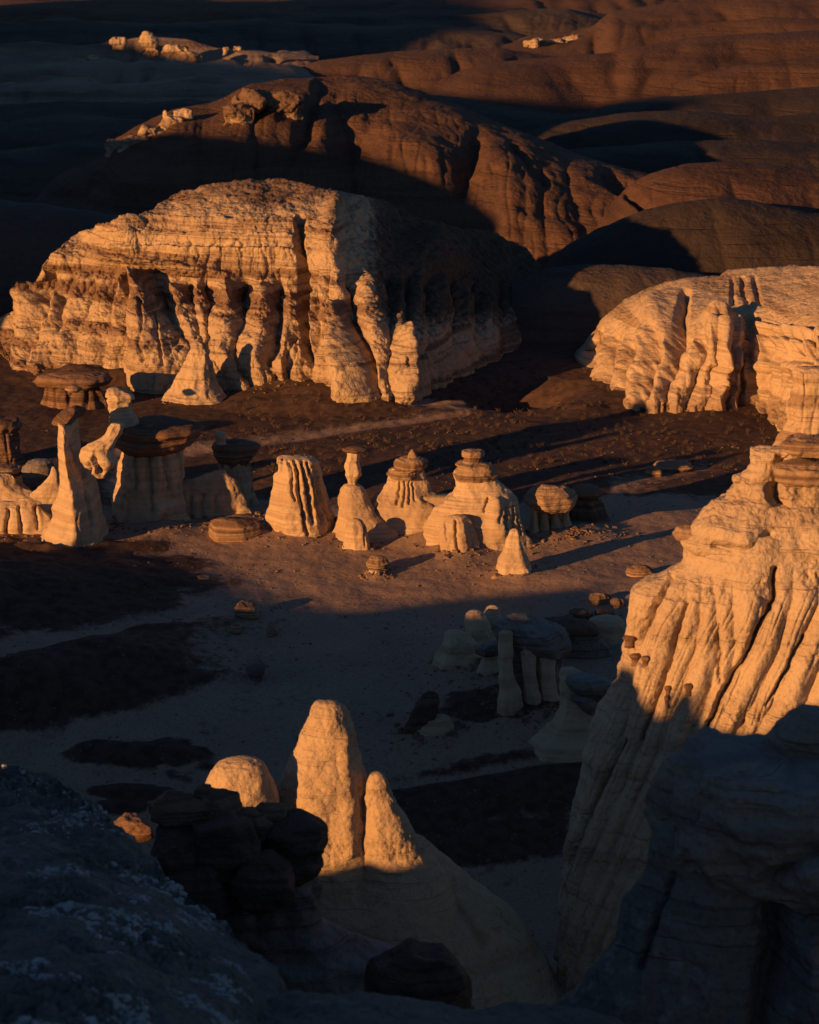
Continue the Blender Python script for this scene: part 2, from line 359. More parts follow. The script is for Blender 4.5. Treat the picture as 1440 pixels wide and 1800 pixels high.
def sheet(name, top, bot, ctrl, m, parent=None, nx=400, ny=220, back=12.0, zbot=-2.0, amp=.05, af=1.5, ril=0., rf=.6, rz=.1,
          st=0., sf=1.5, gul=(), rid=(), off=3.0, round_=1.2, extra=None, nb=30, attrf=None):
    """a butte: front face between two outlines, true depth from ctrl (px,py,D), rounded over its crest and down its back"""
    top = np.array(top, float); bot = np.array(bot, float)
    px = np.linspace(top[0, 0], top[-1, 0], nx)[None]
    ty = np.interp(px, top[:, 0], top[:, 1]); by = np.interp(px, bot[:, 0], bot[:, 1])
    ty = ty + 2.0 * noise(px * .05, off, 0.3) + 1.0 * noise(px * .17, off, 0.9)
    v = (np.linspace(0, 1, ny) ** .9)[:, None]
    py = ty + (by - ty) * v                           # row 0 = crest
    Dp = rbf(ctrl)(px + 0 * py, py)
    W = P(px + 0 * py, py, Dp)
    # back: from the crest, level and then down
    tb = np.linspace(0, 1, nb + 1)[1:][::-1][:, None]
    crest = W[0][None]
    zc = crest[..., 2]; zb = np.minimum(zbot, zc - .2)
    bk = np.stack([crest[..., 0] * (1 + 0 * tb), crest[..., 1] + back * tb, zb + (zc - zb) * np.cos(tb * math.pi / 2) ** round_], -1)
    W = np.concatenate([bk, W], 0)
    # skirt under the base
    low = W[-1:].copy(); low[..., 2] -= 1.5; low[..., 1] -= .3
    W = np.concatenate([W, low], 0)
    N = normals(W, False)
    sg = np.sign(-N[nb + 5:, :, 1].mean()); N *= sg
    ppx, ppy = proj(W)
    fade = np.ones(W.shape[:2]); edge = np.minimum(np.arange(nx), np.arange(nx)[::-1])[None] / (nx * .03)
    fade = fade * np.clip(edge, 0, 1)
    cf = np.clip(np.abs(np.arange(W.shape[0]) - nb) / (ny * .06), .25, 1)[:, None]
    d = amp * fbm(W, af, 5, off=off, gain=.55)
    face = np.clip(1.15 - N[..., 2], 0, 1)
    if ril:
        d = d - ril * rills(W, rf, rz, off) * face * cf - ril * .4 * rills(W, rf * 2.3, rz, off + 5) * face * cf
    if st: d = d + st * strata(W, sf, off) * face
    isf = (np.arange(W.shape[0]) >= nb)[:, None] * 1.0
    if gul or rid: d = d + feats(ppx, ppy, gul, rid) * isf * cf
    if extra is not None: d = d + extra(ppx, ppy, W) * isf
    W = W + N * (d * fade)[..., None]
    f = gridfaces(W.shape[0], nx, False)
    o = _mixed(name, W.reshape(-1, 3), f, m, parent, attr=None if attrf is None else attrf(ppx, ppy))
    return o
def hill(crest, D, m, front=30., back=30., zb=-8., n=260, k=90, p=2.0, amp=.5, af=.06, ril=.8, rf=.12, st=.0, off=0., gul=(), rid=(), ext=0, name='hill'):
    c = np.array(crest, float)
    px = np.linspace(c[0, 0], c[-1, 0], n); py = np.interp(px, c[:, 0], c[:, 1])
    ker = np.hanning(13)[1:-1]; ker /= ker.sum(); py = np.convolve(np.pad(py, 5, mode='edge'), ker, 'valid')
    Dv = np.interp(px, c[:, 0], c[:, 2]) if c.shape[1] > 2 else np.full(n, float(D))
    C = P(px, py, Dv)
    t = np.linspace(1, -1, k)[:, None]
    wd = np.where(t < 0, front, back)
    y = C[:, 1][None] + wd * t
    x = C[:, 0][None] * (y / C[:, 1][None])
    zc = np.maximum(C[:, 2][None], zb + .3)
    prof = (1 - np.abs(t) ** p)
    z = zb + (zc - zb) * prof
    W = np.stack([x, y, z], -1)
    keep = np.clip(np.abs(t) / .25, 0, 1)
    r = rills(np.stack([x, y * .15, z * 0], -1), rf, 1, off)
    g2 = noise(x * rf * .5 + off, y * rf * .12, off)
    r2 = rills(np.stack([x + .6 * fbm(W, .1, 2, off=off), y * .2, z * 0], -1), rf * 3.2, 1, off + 9)
    W[..., 2] += keep * (amp * fbm(W, af, 5, off=off) - ril * r * np.sin(np.abs(t) * math.pi) ** .7 - .16 * ril ** .5 * r2 * np.sin(np.abs(t) * math.pi) + ril * 1.2 * g2) + .07 * fbm(W, .7, 4, off=off)
    if st: W[..., 2] += keep * st * strata(W, .8, off)
    if gul or rid:
        a, b = proj(W); W[..., 2] += feats(a, b, gul, rid) * (t < 0.02)
    W[..., 2] -= 0 
    o = _mixed(name, W.reshape(-1, 3), gridfaces(k, n, False), m, None)
    o['kind'] = 'structure'; return o
exec_order = None
# ================================================================== SETTING
# --- ground: one sheet to the horizon, finer near the middle of the valley
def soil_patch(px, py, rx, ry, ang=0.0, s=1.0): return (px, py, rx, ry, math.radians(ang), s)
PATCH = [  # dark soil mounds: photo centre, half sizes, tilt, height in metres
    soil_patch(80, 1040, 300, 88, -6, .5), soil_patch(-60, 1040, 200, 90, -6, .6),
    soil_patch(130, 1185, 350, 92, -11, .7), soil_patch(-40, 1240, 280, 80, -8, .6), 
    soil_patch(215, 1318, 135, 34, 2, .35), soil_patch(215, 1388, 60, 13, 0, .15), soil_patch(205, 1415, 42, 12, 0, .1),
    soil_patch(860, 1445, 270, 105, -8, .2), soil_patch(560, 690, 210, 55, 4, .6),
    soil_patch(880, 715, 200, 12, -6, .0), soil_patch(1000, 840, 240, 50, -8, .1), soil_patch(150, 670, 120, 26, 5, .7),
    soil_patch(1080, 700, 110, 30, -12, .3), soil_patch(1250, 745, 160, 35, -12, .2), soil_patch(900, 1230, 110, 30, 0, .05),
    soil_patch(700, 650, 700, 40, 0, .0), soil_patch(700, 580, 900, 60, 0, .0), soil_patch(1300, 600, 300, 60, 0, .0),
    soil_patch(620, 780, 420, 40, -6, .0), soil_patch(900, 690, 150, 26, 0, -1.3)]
APRON = []
for cx, cy, hw in [(268, 940, 60), (425, 930, 45), (525, 950, 56), (622, 940, 40), (628, 968, 18), (710, 948, 50), (850, 972, 60), (808, 984, 34), (905, 1016, 28), (965, 960, 40), (1040, 950, 40), (20, 955, 70), (662, 1018, 14), (775, 955, 40),
                   (820, 1168, 44), (930, 1256, 60), (1020, 1300, 50), (345, 702, 45), (470, 690, 45), (856, 1184, 18), (760, 1300, 40)]:
    g_ = G(cx, cy); r_a = hw * g_[1] / F; APRON.append((g_[0], g_[1] + r_a * .8, r_a))
def floor_z(x, y):
    W = np.stack([x, y, 0 * x], -1)
    z = z0(y) + .25 * fbm(W, .05, 3, off=2.) + .10 * fbm(W, .25, 3, off=9.)
    px, py = proj(np.stack([x, y, z0(y)], -1))
    soil = np.zeros(x.shape); wob = .36 * fbm(np.stack([x * .6, y, 0 * x], -1), .2, 5, off=31., gain=.62)
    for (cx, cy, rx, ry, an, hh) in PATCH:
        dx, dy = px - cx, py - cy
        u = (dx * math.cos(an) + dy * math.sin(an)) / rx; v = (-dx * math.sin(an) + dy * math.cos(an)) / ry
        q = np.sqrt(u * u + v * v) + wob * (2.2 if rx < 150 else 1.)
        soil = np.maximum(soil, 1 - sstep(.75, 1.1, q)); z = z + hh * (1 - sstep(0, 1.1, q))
    for bx_, by_, br_ in APRON:
        z = z + .26 * np.exp(-((x - bx_) ** 2 + ((y - by_) * .9) ** 2) / (1.25 * br_) ** 2)
    far = sstep(128, 200, y)
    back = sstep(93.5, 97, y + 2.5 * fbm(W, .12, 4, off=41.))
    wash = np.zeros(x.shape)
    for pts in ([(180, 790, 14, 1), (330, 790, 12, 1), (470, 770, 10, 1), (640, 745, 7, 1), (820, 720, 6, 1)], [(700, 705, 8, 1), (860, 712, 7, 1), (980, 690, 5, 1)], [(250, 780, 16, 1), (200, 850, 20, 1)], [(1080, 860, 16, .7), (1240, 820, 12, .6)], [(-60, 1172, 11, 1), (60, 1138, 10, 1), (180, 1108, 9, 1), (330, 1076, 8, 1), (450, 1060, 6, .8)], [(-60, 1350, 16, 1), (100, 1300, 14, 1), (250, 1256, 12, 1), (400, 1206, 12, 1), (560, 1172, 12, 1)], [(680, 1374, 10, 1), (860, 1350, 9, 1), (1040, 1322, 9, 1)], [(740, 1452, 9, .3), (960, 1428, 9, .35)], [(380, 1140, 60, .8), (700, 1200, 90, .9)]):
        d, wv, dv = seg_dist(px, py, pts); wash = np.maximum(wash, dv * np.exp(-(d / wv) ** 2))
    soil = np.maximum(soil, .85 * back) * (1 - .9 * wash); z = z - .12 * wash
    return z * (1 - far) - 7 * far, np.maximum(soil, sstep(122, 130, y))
dd = np.concatenate([np.linspace(2, 44, 20), np.geomspace(44.5, 135, 640), np.geomspace(136, 400, 60), np.geomspace(420, 5000, 30)])
uu = np.concatenate([np.linspace(-4, -.22, 40), np.linspace(-.21, .21, 520), np.linspace(.22, 4, 40)])
X = dd[:, None] * uu[None]; Y = dd[:, None] + 0 * uu[None]
Zf, SO = floor_z(X, Y)
Zf = Zf + .025 * fbm(np.stack([X, Y, 0 * X], -1), 1.6, 3, off=4.)
FW = np.stack([X, Y, Zf], -1)
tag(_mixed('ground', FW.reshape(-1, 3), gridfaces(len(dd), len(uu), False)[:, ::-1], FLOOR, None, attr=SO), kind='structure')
def fz(x, y): return float(floor_z(np.array([x * 1.]), np.array([y * 1.]))[0][0])
# --- far hills, back to front
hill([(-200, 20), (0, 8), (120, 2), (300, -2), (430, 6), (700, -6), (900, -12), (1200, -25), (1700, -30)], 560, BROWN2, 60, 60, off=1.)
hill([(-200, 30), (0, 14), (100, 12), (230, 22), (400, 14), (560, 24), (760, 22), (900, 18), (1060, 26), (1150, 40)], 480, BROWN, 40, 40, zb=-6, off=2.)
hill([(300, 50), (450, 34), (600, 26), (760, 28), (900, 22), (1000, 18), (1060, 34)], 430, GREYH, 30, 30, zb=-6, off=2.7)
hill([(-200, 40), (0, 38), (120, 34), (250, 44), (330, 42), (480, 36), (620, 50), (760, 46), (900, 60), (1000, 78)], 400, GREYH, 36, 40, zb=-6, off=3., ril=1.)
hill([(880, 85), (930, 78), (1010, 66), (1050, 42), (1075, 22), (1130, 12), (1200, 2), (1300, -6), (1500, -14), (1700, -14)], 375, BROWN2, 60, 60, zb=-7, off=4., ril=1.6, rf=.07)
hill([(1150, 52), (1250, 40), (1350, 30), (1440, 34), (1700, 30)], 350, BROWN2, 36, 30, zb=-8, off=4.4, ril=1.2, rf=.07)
hill([(-200, 84), (0, 78), (60, 72), (140, 80), (200, 72), (260, 64), (330, 68), (380, 84), (470, 92), (560, 100)], 330, PALEH, 10, 30, zb=-4, off=5., ril=1.5, rf=.16, p=3)
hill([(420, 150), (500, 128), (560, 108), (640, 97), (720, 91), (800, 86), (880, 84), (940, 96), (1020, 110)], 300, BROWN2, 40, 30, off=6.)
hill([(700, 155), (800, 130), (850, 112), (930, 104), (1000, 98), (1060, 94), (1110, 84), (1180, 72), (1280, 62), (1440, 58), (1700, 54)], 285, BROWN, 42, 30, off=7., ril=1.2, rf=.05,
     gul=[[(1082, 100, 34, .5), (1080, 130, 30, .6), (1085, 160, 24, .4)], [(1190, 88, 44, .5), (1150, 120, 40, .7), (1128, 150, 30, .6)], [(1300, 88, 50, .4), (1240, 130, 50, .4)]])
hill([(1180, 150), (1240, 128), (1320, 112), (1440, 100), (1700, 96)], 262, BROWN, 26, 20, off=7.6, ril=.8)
hill([(-200, 120), (0, 110), (150, 116), (300, 110), (420, 118), (520, 128), (600, 150)], 285, PALEH, 12, 30, zb=-5, off=8., ril=1.5, rf=.12, p=3)
hill([(-200, 160), (0, 152), (120, 146), (250, 150), (330, 140), (430, 148), (500, 165)], 255, PALEH, 8, 30, zb=-4, off=9., ril=1.2, rf=.15, p=3)
hill([(560, 200), (700, 170), (820, 176), (900, 196), (1000, 205), (1060, 190), (1150, 172), (1240, 168), (1340, 160), (1440, 152), (1700, 146)], 232, SHADEH, 36, 26, off=10., ril=.8, rf=.06)
hill([(900, 240), (1000, 214), (1100, 200), (1220, 196), (1330, 206), (1440, 202), (1700, 200)], 212, SHADEH, 30, 22, off=11., ril=.7)
hill([(820, 300), (950, 268), (1060, 262), (1180, 250), (1300, 246), (1440, 256), (1700, 250)], 196, SHADEH, 26, 20, off=12., ril=.6)
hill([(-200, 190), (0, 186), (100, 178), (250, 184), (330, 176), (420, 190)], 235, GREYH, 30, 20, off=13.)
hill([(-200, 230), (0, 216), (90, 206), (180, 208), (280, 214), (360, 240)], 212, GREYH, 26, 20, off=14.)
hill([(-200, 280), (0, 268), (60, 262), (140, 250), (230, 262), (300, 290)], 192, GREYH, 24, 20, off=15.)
# the brown butte in the middle distance
hill([(40, 385, 166), (65, 355, 168), (100, 312, 172), (150, 290, 172), (187, 275, 172), (198, 250, 172), (240, 222, 173), (310, 192, 174), (370, 182, 176), (415, 162, 177), (440, 148, 178), (500, 139, 180),
      (600, 136, 182), (690, 146, 182), (740, 160, 181), (780, 178, 180), (840, 204, 178), (890, 224, 176), (940, 243, 174), (1000, 268, 172), (1060, 288, 170), (1140, 310, 168), (1200, 330, 168)], 175, BROWN2,
     34, 20, n=700, k=300, zb=-6, off=16., amp=.5, af=.12, ril=.35, rf=.28, st=.2,
     gul=[[(590, 165, 50, .7), (620, 240, 52, 1.1), (632, 330, 40, 1.1)], [(560, 150, 20, .4), (540, 230, 30, .7), (470, 330, 30, .5)], [(838, 262, 30, .9), (828, 300, 32, 1.0), (815, 340, 24, .5)],
          [(905, 268, 20, .5), (925, 300, 20, .5), (960, 330, 16, .3)], [(1100, 330, 20, 1.6), (1060, 310, 20, .6)]],
     rid=[[(430, 190, 20, .8), (480, 200, 20, .7)], [(700, 260, 36, 1.0), (760, 300, 40, 1.2)], [(800, 245, 50, .5), (900, 310, 46, 1.0), (900, 400, 60, .8)], [(700, 200, 26, .6)], [(420, 270, 50, .6), (250, 340, 60, .4)]], name='hill')
hill([(1040, 390), (1085, 352), (1110, 325), (1150, 303), (1200, 291), (1280, 284), (1360, 291), (1440, 302), (1700, 320)], 158, BROWN, 22, 16, off=17., ril=.4, n=300, k=120, amp=.25, gul=[[(1110, 340, 16, 1.2), (1140, 370, 12, .8)]])
hill([(-200, 350), (0, 356), (70, 362), (150, 372), (230, 388), (330, 420), (400, 460)], 142, GREYH, 12, 14, zb=-4, off=18., ril=.3, n=300)
hill([(930, 500), (965, 466), (1000, 434), (1060, 402), (1130, 372), (1200, 356), (1270, 348), (1330, 356), (1440, 378), (1700, 400)], 146, SHADEH, 12, 14, zb=-5, off=19., ril=.3, n=300, k=120, amp=.2)
hill([(900, 500), (960, 474), (1030, 466), (1100, 468), (1180, 474), (1260, 492), (1340, 520)], 133, GREYH, 8, 8, zb=-1.5, off=20., ril=.3, n=300, k=90, amp=.15)
# pale crags standing out of the far hills
def crags(name, label, lst, D, m, group=None):
    x0, y0, x1, y1 = lst[0][:4]
    t = thing(name, P((x0 + x1) / 2, y1, D), label, 'rock ledge', group)
    for i, (a, b, c, d, dd) in enumerate(lst):
        crag('crag', a, b, c, d, D + dd, m, t, .5, seed=int(a + b), n=40, nth=70, st=.18 * D / 170, sf=1.2, amp=.32 * D / 170, af=.9 * 170 / D)
crags('rock_ledge', 'pale sunlit cliff band near the left top of the brown butte', [(412, 160, 470, 200, 0), (440, 162, 532, 196, 1.), (395, 182, 450, 222, -1), (480, 176, 540, 214, 1.)], 168, BUTTE)
crags('rock_ledge', 'jagged sunlit crags stepping down the left shoulder of the brown butte', [(186, 244, 230, 282, 0), (212, 236, 262, 272, .5), (240, 222, 290, 262, 1), (276, 206, 330, 246, 2), (300, 190, 340, 226, 3), (204, 262, 250, 288, -1), (286, 192, 294, 212, 2.5)], 166.8, CLAY)
crags('rock_ledge', 'small sunlit crags on the far left cliff near the top edge of the photo', [(196, 66, 222, 90, 0), (248, 60, 280, 106, -1), (282, 76, 330, 108, -2), (300, 92, 350, 108, -2), (392, 82, 406, 96, -3), (408, 80, 424, 94, -3), (150, 98, 172, 106, -4)], 322, CLAY)
crags('rock_ledge', 'thin line of pale sunlit rocks at the far right hill foot, top of photo', [(920, 74, 946, 84, 0), (940, 72, 975, 82, 2), (965, 66, 1000, 80, 4), (990, 62, 1030, 76, 8)], 362, CLAY)
# --- unseen ridges added left and behind, crests shaped to throw the evening shade
SX_, SY_ = -AZ_FROM.y, -AZ_FROM.x      # sideways and along the light
TAN = math.tan(EL)
def shade_h(px, py, D):
    W = P(px, py, D); s = W[0] * SX_ - W[1] * SY_; t = W[0] * SY_ + W[1] * SX_
    return s, W[2] + t * TAN
def ridge(pts, t0, off, thick=14., m=BROWN, n=500):
    """a hill whose crest runs across the sun's direction; pts = (s, height at t=0)"""
    pts = sorted(pts); s = np.linspace(pts[0][0] - 6, pts[-1][0] + 6, n)
    h = np.interp(s, [q[0] for q in pts], [q[1] for q in pts]) - t0 * TAN
    e = np.minimum(s - s[0], s[-1] - s) / 6; h = h - 6 * (1 - np.clip(e, 0, 1)) + .12 * noise(s * .5, off, 0.)
    ker = np.hanning(7)[1:-1]; ker /= ker.sum(); h = np.convolve(np.pad(h, 2, mode='edge'), ker, 'valid')
    q = np.linspace(-1, 1, 41)[:, None]
    t = t0 + thick * q; zb = -6.
    z = zb + (h[None] - zb) * (1 - np.abs(q) ** 1.6)
    x = s[None] * SX_ + t * SY_; y = t * SX_ - s[None] * SY_
    W = np.stack([x, y, z], -1); W[..., 2] += np.abs(q) * .5 * fbm(W, .15, 4, off=off)
    o = _mixed('hill', W.reshape(-1, 3), gridfaces(41, len(s), False), m, None); o['kind'] = 'structure'; return o  # unseen, added to cast shade
near = [shade_h(*a) for a in [(600, 1525, 56), (720, 1500, 56.5), (640, 1520, 56), (835, 1080, 76)]]
def gs(px, py): return shade_h(px, py, GD(py))
near += [gs(1100, 1022), (gs(880, 1045)), gs(700, 1068), gs(520, 1060), gs(400, 1005), gs(250, 955), gs(90, 975), gs(0, 960)]
near += [(-51.4, 10.9), (-48.5, 11.2), (-47.0, 10.6), (-45.8, 7.2), (-44.5, 6.9), (-41.2, 7.2), (-40.5, 7.6)]
ridge([(-108, 8), (-109.5, 20), (-112, 21.5), (-117, 22.8), (-122, 24), (-128, 24.3), (-134, 24.2), (-138.5, 22.9), (-142, 22.6), (-145.5, 25), (-150, 33), (-163, 32), (-178, 33.8), (-184, 32), (-199, 31.5), (-220, 32.5), (-250, 33),
       (-262, 33.6), (-275, 35), (-290, 46), (-320, 52), (-360, 56), (-400, 60), (-440, 60), (-470, 50)], 35, 2., 22.)
# ================================================================== BUTTES
def base_z(px, py): return G(px, py)
# --- great banded butte
bt = [(0, 560), (30, 540), (60, 500), (80, 458), (100, 438), (130, 415), (170, 396), (240, 381), (275, 362), (300, 345), (360, 326), (430, 317), (500, 315), (545, 326), (600, 338), (680, 356), (740, 386), (800, 400), (870, 411), (925, 438), (950, 470), (970, 530), (1000, 615), (1014, 640)]
bb = [(0, 600), (30, 672), (60, 678), (120, 650), (180, 645), (260, 662), (330, 688), (480, 690), (560, 690), (640, 700), (716, 708), (760, 702), (850, 700), (950, 680), (1014, 645)]
ctrl = [(0, 600, 126), (30, 670, 121), (180, 648, 119.5), (330, 690, 116), (560, 690, 115.6), (716, 708, 113.6), (780, 705, 117.5), (850, 700, 121), (950, 680, 127.5), (1014, 645, 133),
        (100, 500, 126), (250, 475, 123), (400, 480, 121.4), (520, 500, 120.4), (640, 510, 118.8), (716, 590, 115.6), (780, 560, 121.5), (850, 550, 126.5), (950, 540, 132.5), (100, 590, 122.4), (250, 580, 119.2), (420, 590, 117.8), (560, 600, 117.2),
        (100, 448, 126), (200, 400, 124), (330, 380, 124.4), (440, 380, 123.2), (500, 390, 122.8), (560, 400, 122.0), (600, 420, 121.6), (680, 430, 125.8), (760, 430, 130), (860, 470, 134),
        (140, 412, 128), (300, 348, 128.5), (430, 322, 128.5), (500, 320, 129), (600, 345, 127), (740, 390, 133), (870, 413, 138), (945, 470, 140)]
butte = thing('rock_butte', G(600, 700), 'largest banded clay butte mid valley, sunlit fluted left flank and dark right flank', 'butte', 'eroded clay buttes')
bg = [[(530, 385, 12, .9), (527, 430, 12, 1.8), (531, 520, 12, 2.0), (537, 600, 12, 1.4), (545, 640, 8, .4)],
      [(612, 555, 8, .5), (648, 620, 11, .9), (664, 690, 8, .5)], [(210, 610, 4, .3), (205, 655, 4, .2)], [(280, 570, 4, .3), (296, 650, 4, .2)], [(264, 560, 4, .3), (272, 650, 4, .2)]]
br = [[(592, 545, 9, .9), (612, 600, 16, 1.2), (626, 660, 20, 1.3), (632, 700, 20, 1.1)], [(708, 590, 8, .7), (712, 650, 10, .8), (714, 700, 11, .7)], [(245, 482, 12, .7), (258, 560, 22, .8), (264, 640, 28, .5)],
      [(590, 350, 12, .6), (575, 420, 18, .7), (585, 500, 22, .5)], [(760, 440, 34, 1.2), (790, 465, 26, 1.2)], [(515, 620, 16, .6), (490, 650, 18, .7)], [(640, 512, 16, .2), (680, 516, 12, .2)], [(110, 600, 12, .5), (60, 650, 10, .5)]]
BB = [[(20, 540), (12, 670)], [(82, 530), (48, 655)], [(118, 500), (88, 650)], [(156, 490), (128, 640)], [(200, 480), (180, 650)], [(228, 480), (213, 655)], [(262, 478), (304, 560), (338, 620), (345, 690)], 
      [(330, 475), (343, 560), (358, 610), (392, 690)], [(364, 480), (364, 560), (366, 620), (410, 690)], [(430, 485), (426, 560), (410, 630), (450, 690)], [(492, 490), (494, 570), (478, 640), (488, 690)],
      [(526, 480), (533, 560), (506, 640), (510, 690)], [(556, 500), (556, 600), (535, 690)], [(582, 520), (586, 600), (564, 690)], [(612, 540), (652, 630), (667, 700)], [(688, 570), (683, 640), (690, 700)], [(720, 590), (722, 710)],
      [(755, 560), (765, 705)], [(800, 560), (806, 705)], [(838, 550), (848, 700)], [(885, 540), (896, 695)], [(930, 540), (944, 680)], [(985, 560), (1000, 660)]]
def butte_extra(px, py, W):
    # overhanging ledge under the upper cliff and lighter shelf lines
    line = np.interp(px, [60, 180, 240, 330, 420, 520, 620, 720], [470, 452, 458, 474, 486, 494, 500, 520]) + 5 * noise(px * .04, 0, 0.)
    q = py - line
    r = .55 * np.exp(-(q / 8.) ** 2) * sstep(150, 200, px) * sstep(430, 340, px) - .25 * sstep(0, 14, q) * sstep(40, 14, q) * (px < 560)
    for l, a in ((388, .3), (412, .22), (436, .3)):
        q = py - (l + 4 * noise(px * .03, l, 0.) + .02 * (px - 400)); r = r + a * sstep(-5, 1, q) * sstep(14, 1, q) * sstep(560, 500, px) * sstep(150, 220, px)
    r = r + cells(px, py, BB, .6, 484, 1000, 14, 1.7, 117., 8., 1.8, .42, 486, 50.) * (1 - .55 * sstep(715, 770, px)) * (.6 + .5 * sstep(-.5, .6, fbm(W, .25, 3, off=77.)))
    return r
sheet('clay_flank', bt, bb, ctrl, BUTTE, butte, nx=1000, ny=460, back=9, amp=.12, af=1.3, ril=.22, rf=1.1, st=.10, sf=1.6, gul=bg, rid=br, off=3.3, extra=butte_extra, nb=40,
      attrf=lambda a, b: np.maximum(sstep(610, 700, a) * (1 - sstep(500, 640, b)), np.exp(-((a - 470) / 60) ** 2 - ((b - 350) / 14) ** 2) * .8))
# --- right cliff butte
ct = [(996, 650), (1025, 618), (1060, 568), (1100, 530), (1150, 505), (1200, 491), (1268, 487), (1285, 476), (1330, 473), (1400, 468), (1440, 470), (1560, 462), (1700, 470), (1900, 500), (2050, 620)]
cb = [(996, 656), (1040, 670), (1070, 690), (1110, 718), (1160, 705), (1222, 724), (1290, 716), (1325, 708), (1345, 735), (1385, 772), (1440, 785), (1560, 810), (1700, 810), (1900, 790), (2050, 720)]
cc = [(996, 655, 124), (1040, 670, 119.5), (1110, 718, 112.5), (1222, 724, 111.4), (1325, 708, 112.5), (1385, 772, 106), (1440, 785, 105), (1640, 815, 102.5), (1900, 780, 105), (2050, 690, 118),
      (1060, 600, 121), (1120, 600, 117.5), (1200, 600, 114.5), (1270, 600, 113.4), (1340, 600, 113.6), (1400, 620, 109.5), (1460, 620, 108), (1640, 620, 106),
      (1100, 535, 123), (1180, 530, 119.5), (1260, 530, 118), (1330, 520, 117.5), (1440, 520, 114.5), (1640, 520, 112), (1150, 508, 124), (1270, 490, 122.5), (1400, 472, 121.5), (1640, 468, 119)]
cliff = thing('rock_butte', G(1250, 724), 'sunlit clay cliff butte at the right edge, behind the tall pale tower', 'butte', 'eroded clay buttes')
cg = [[(1205, 515, 12, .6), (1198, 560, 14, .8), (1190, 610, 10, .4)], [(1316, 560, 16, .8), (1318, 640, 12, .8), (1330, 700, 10, .8)], [(1285, 490, 6, .2), (1290, 530, 9, .25)], [(1304, 488, 7, .22), (1312, 535, 9, .2)], [(1324, 488, 8, .25), (1336, 530, 10, .25)], [(1395, 655, 9, .5), (1388, 700, 6, .3)]]
cr = [[(1262, 575, 22, .9), (1270, 640, 30, .9), (1260, 700, 30, .8)], [(1400, 650, 12, .5), (1400, 740, 20, .5)], [(1150, 540, 26, .6), (1155, 590, 26, .6)]]
CB = [[(1010, 500), (1000, 700)], [(1050, 560), (1030, 680)], [(1090, 540), (1062, 690)], [(1126, 530), (1104, 640), (1090, 710)], [(1166, 560), (1150, 640), (1128, 715)], [(1205, 510), (1195, 600), (1170, 710)], [(1242, 620), (1206, 720)], [(1264, 600), (1236, 720)], [(1290, 560), (1268, 720)],
      [(1314, 540), (1300, 720)], [(1334, 540), (1326, 715)], [(1356, 560), (1346, 740)], [(1376, 560), (1360, 750)], [(1392, 560), (1376, 770)], [(1412, 560), (1392, 780)], [(1434, 560), (1416, 790)], [(1462, 560), (1444, 800)], [(1500, 560), (1480, 800)], [(1550, 560), (1530, 800)], [(1620, 560), (1610, 800)]]
def cliff_extra(px, py, W):
    r = 0
    for l, sl, a in ((560, .14, .45), (585, .10, .35), (640, .0, .2)):
        q = py - (l + sl * (px - 1250) + 5 * noise(px * .05, l, 0.)); r = r + a * sstep(-7, 1, q) * sstep(18, 1, q) * sstep(1225, 1250, px)
    r = r + cells(px, py, CB, .62, 590, 1000, 30, 1.7, 114., 7., 1.7, .45, 590, 60.)
    return r
sheet('clay_flank', ct, cb, cc, CLAYR, cliff, nx=950, ny=400, back=9, amp=.06, af=1.2, ril=.12, rf=1.1, st=.10, sf=1.8, gul=cg, rid=cr, off=8.1, extra=cliff_extra)

# ================================================================== HOODOOS
b_ = body('rock_pinnacle', [(646, 1405, 1450), (652, 1396, 1475), (664, 1398, 1490), (700, 1394, 1500), (740, 1388, 1510), (775, 1376, 1520)], 104.6, CLAYR, None, ratio=.6, n=120, nth=240, below=1., lump=.08, ril=.12, rf=1.8, amp=.05, af=2, st=.04, sf=3, cut=7)
tag(b_, 'pale fluted clay pinnacle at the right edge, before the clay cliff butte', 'rock pinnacle')
def hd(py, hw, ratio=.8): return GD(py) + hw * GD(py) / F * ratio
HG = 'hoodoos standing in the row across the valley'
def root(name, px, py, label, cat, group=None): return thing(name, G(px, py), label, cat, group)
K = dict(amp=.05, af=2.0)
# 1 tall leaning spire, left
h = root('hoodoo', 140, 970, 'tallest slender sunlit hoodoo at the left with a tilted dark cap slab', 'hoodoo', HG); D1 = hd(972, 50, .55)
D1 = GD(972) + 1.75
body('pedestal', [(736, 108, 124, 1.0), (738, 106, 134, 1.2), (760, 107, 136, 1.25), (800, 110, 140, 1.35), (822, 111, 149, 1.45), (832, 111, 160, 1.5), (860, 109, 169, 1.6), (880, 104, 173, 1.65), (905, 95, 178, 1.7), (930, 86, 183, 1.75), (952, 80, 190, 1.8)], D1, PALE, h,
     ratio=.6, sup=2.3, n=150, nth=150, lump=.07, ril=.05, rf=2.2, below=1.6, gul=[[(150, 828, 6, .2), (155, 880, 7, .2), (163, 925, 4, .1)], [(92, 900, 4, .12), (82, 925, 4, .1)], [(130, 760, 8, .2), (134, 800, 8, .2)]], **K)
body('cap_rock', [(714, 126, 134), (718, 118, 142), (724, 105, 147), (731, 97, 147), (738, 95, 140), (744, 96, 112), (746, 97, 104)], D1, CAP, h, ratio=2.0, tilt=.25, n=50, nth=90, st=.05, sf=7, lump=.2, lf=1.2, amp=.03, af=4)
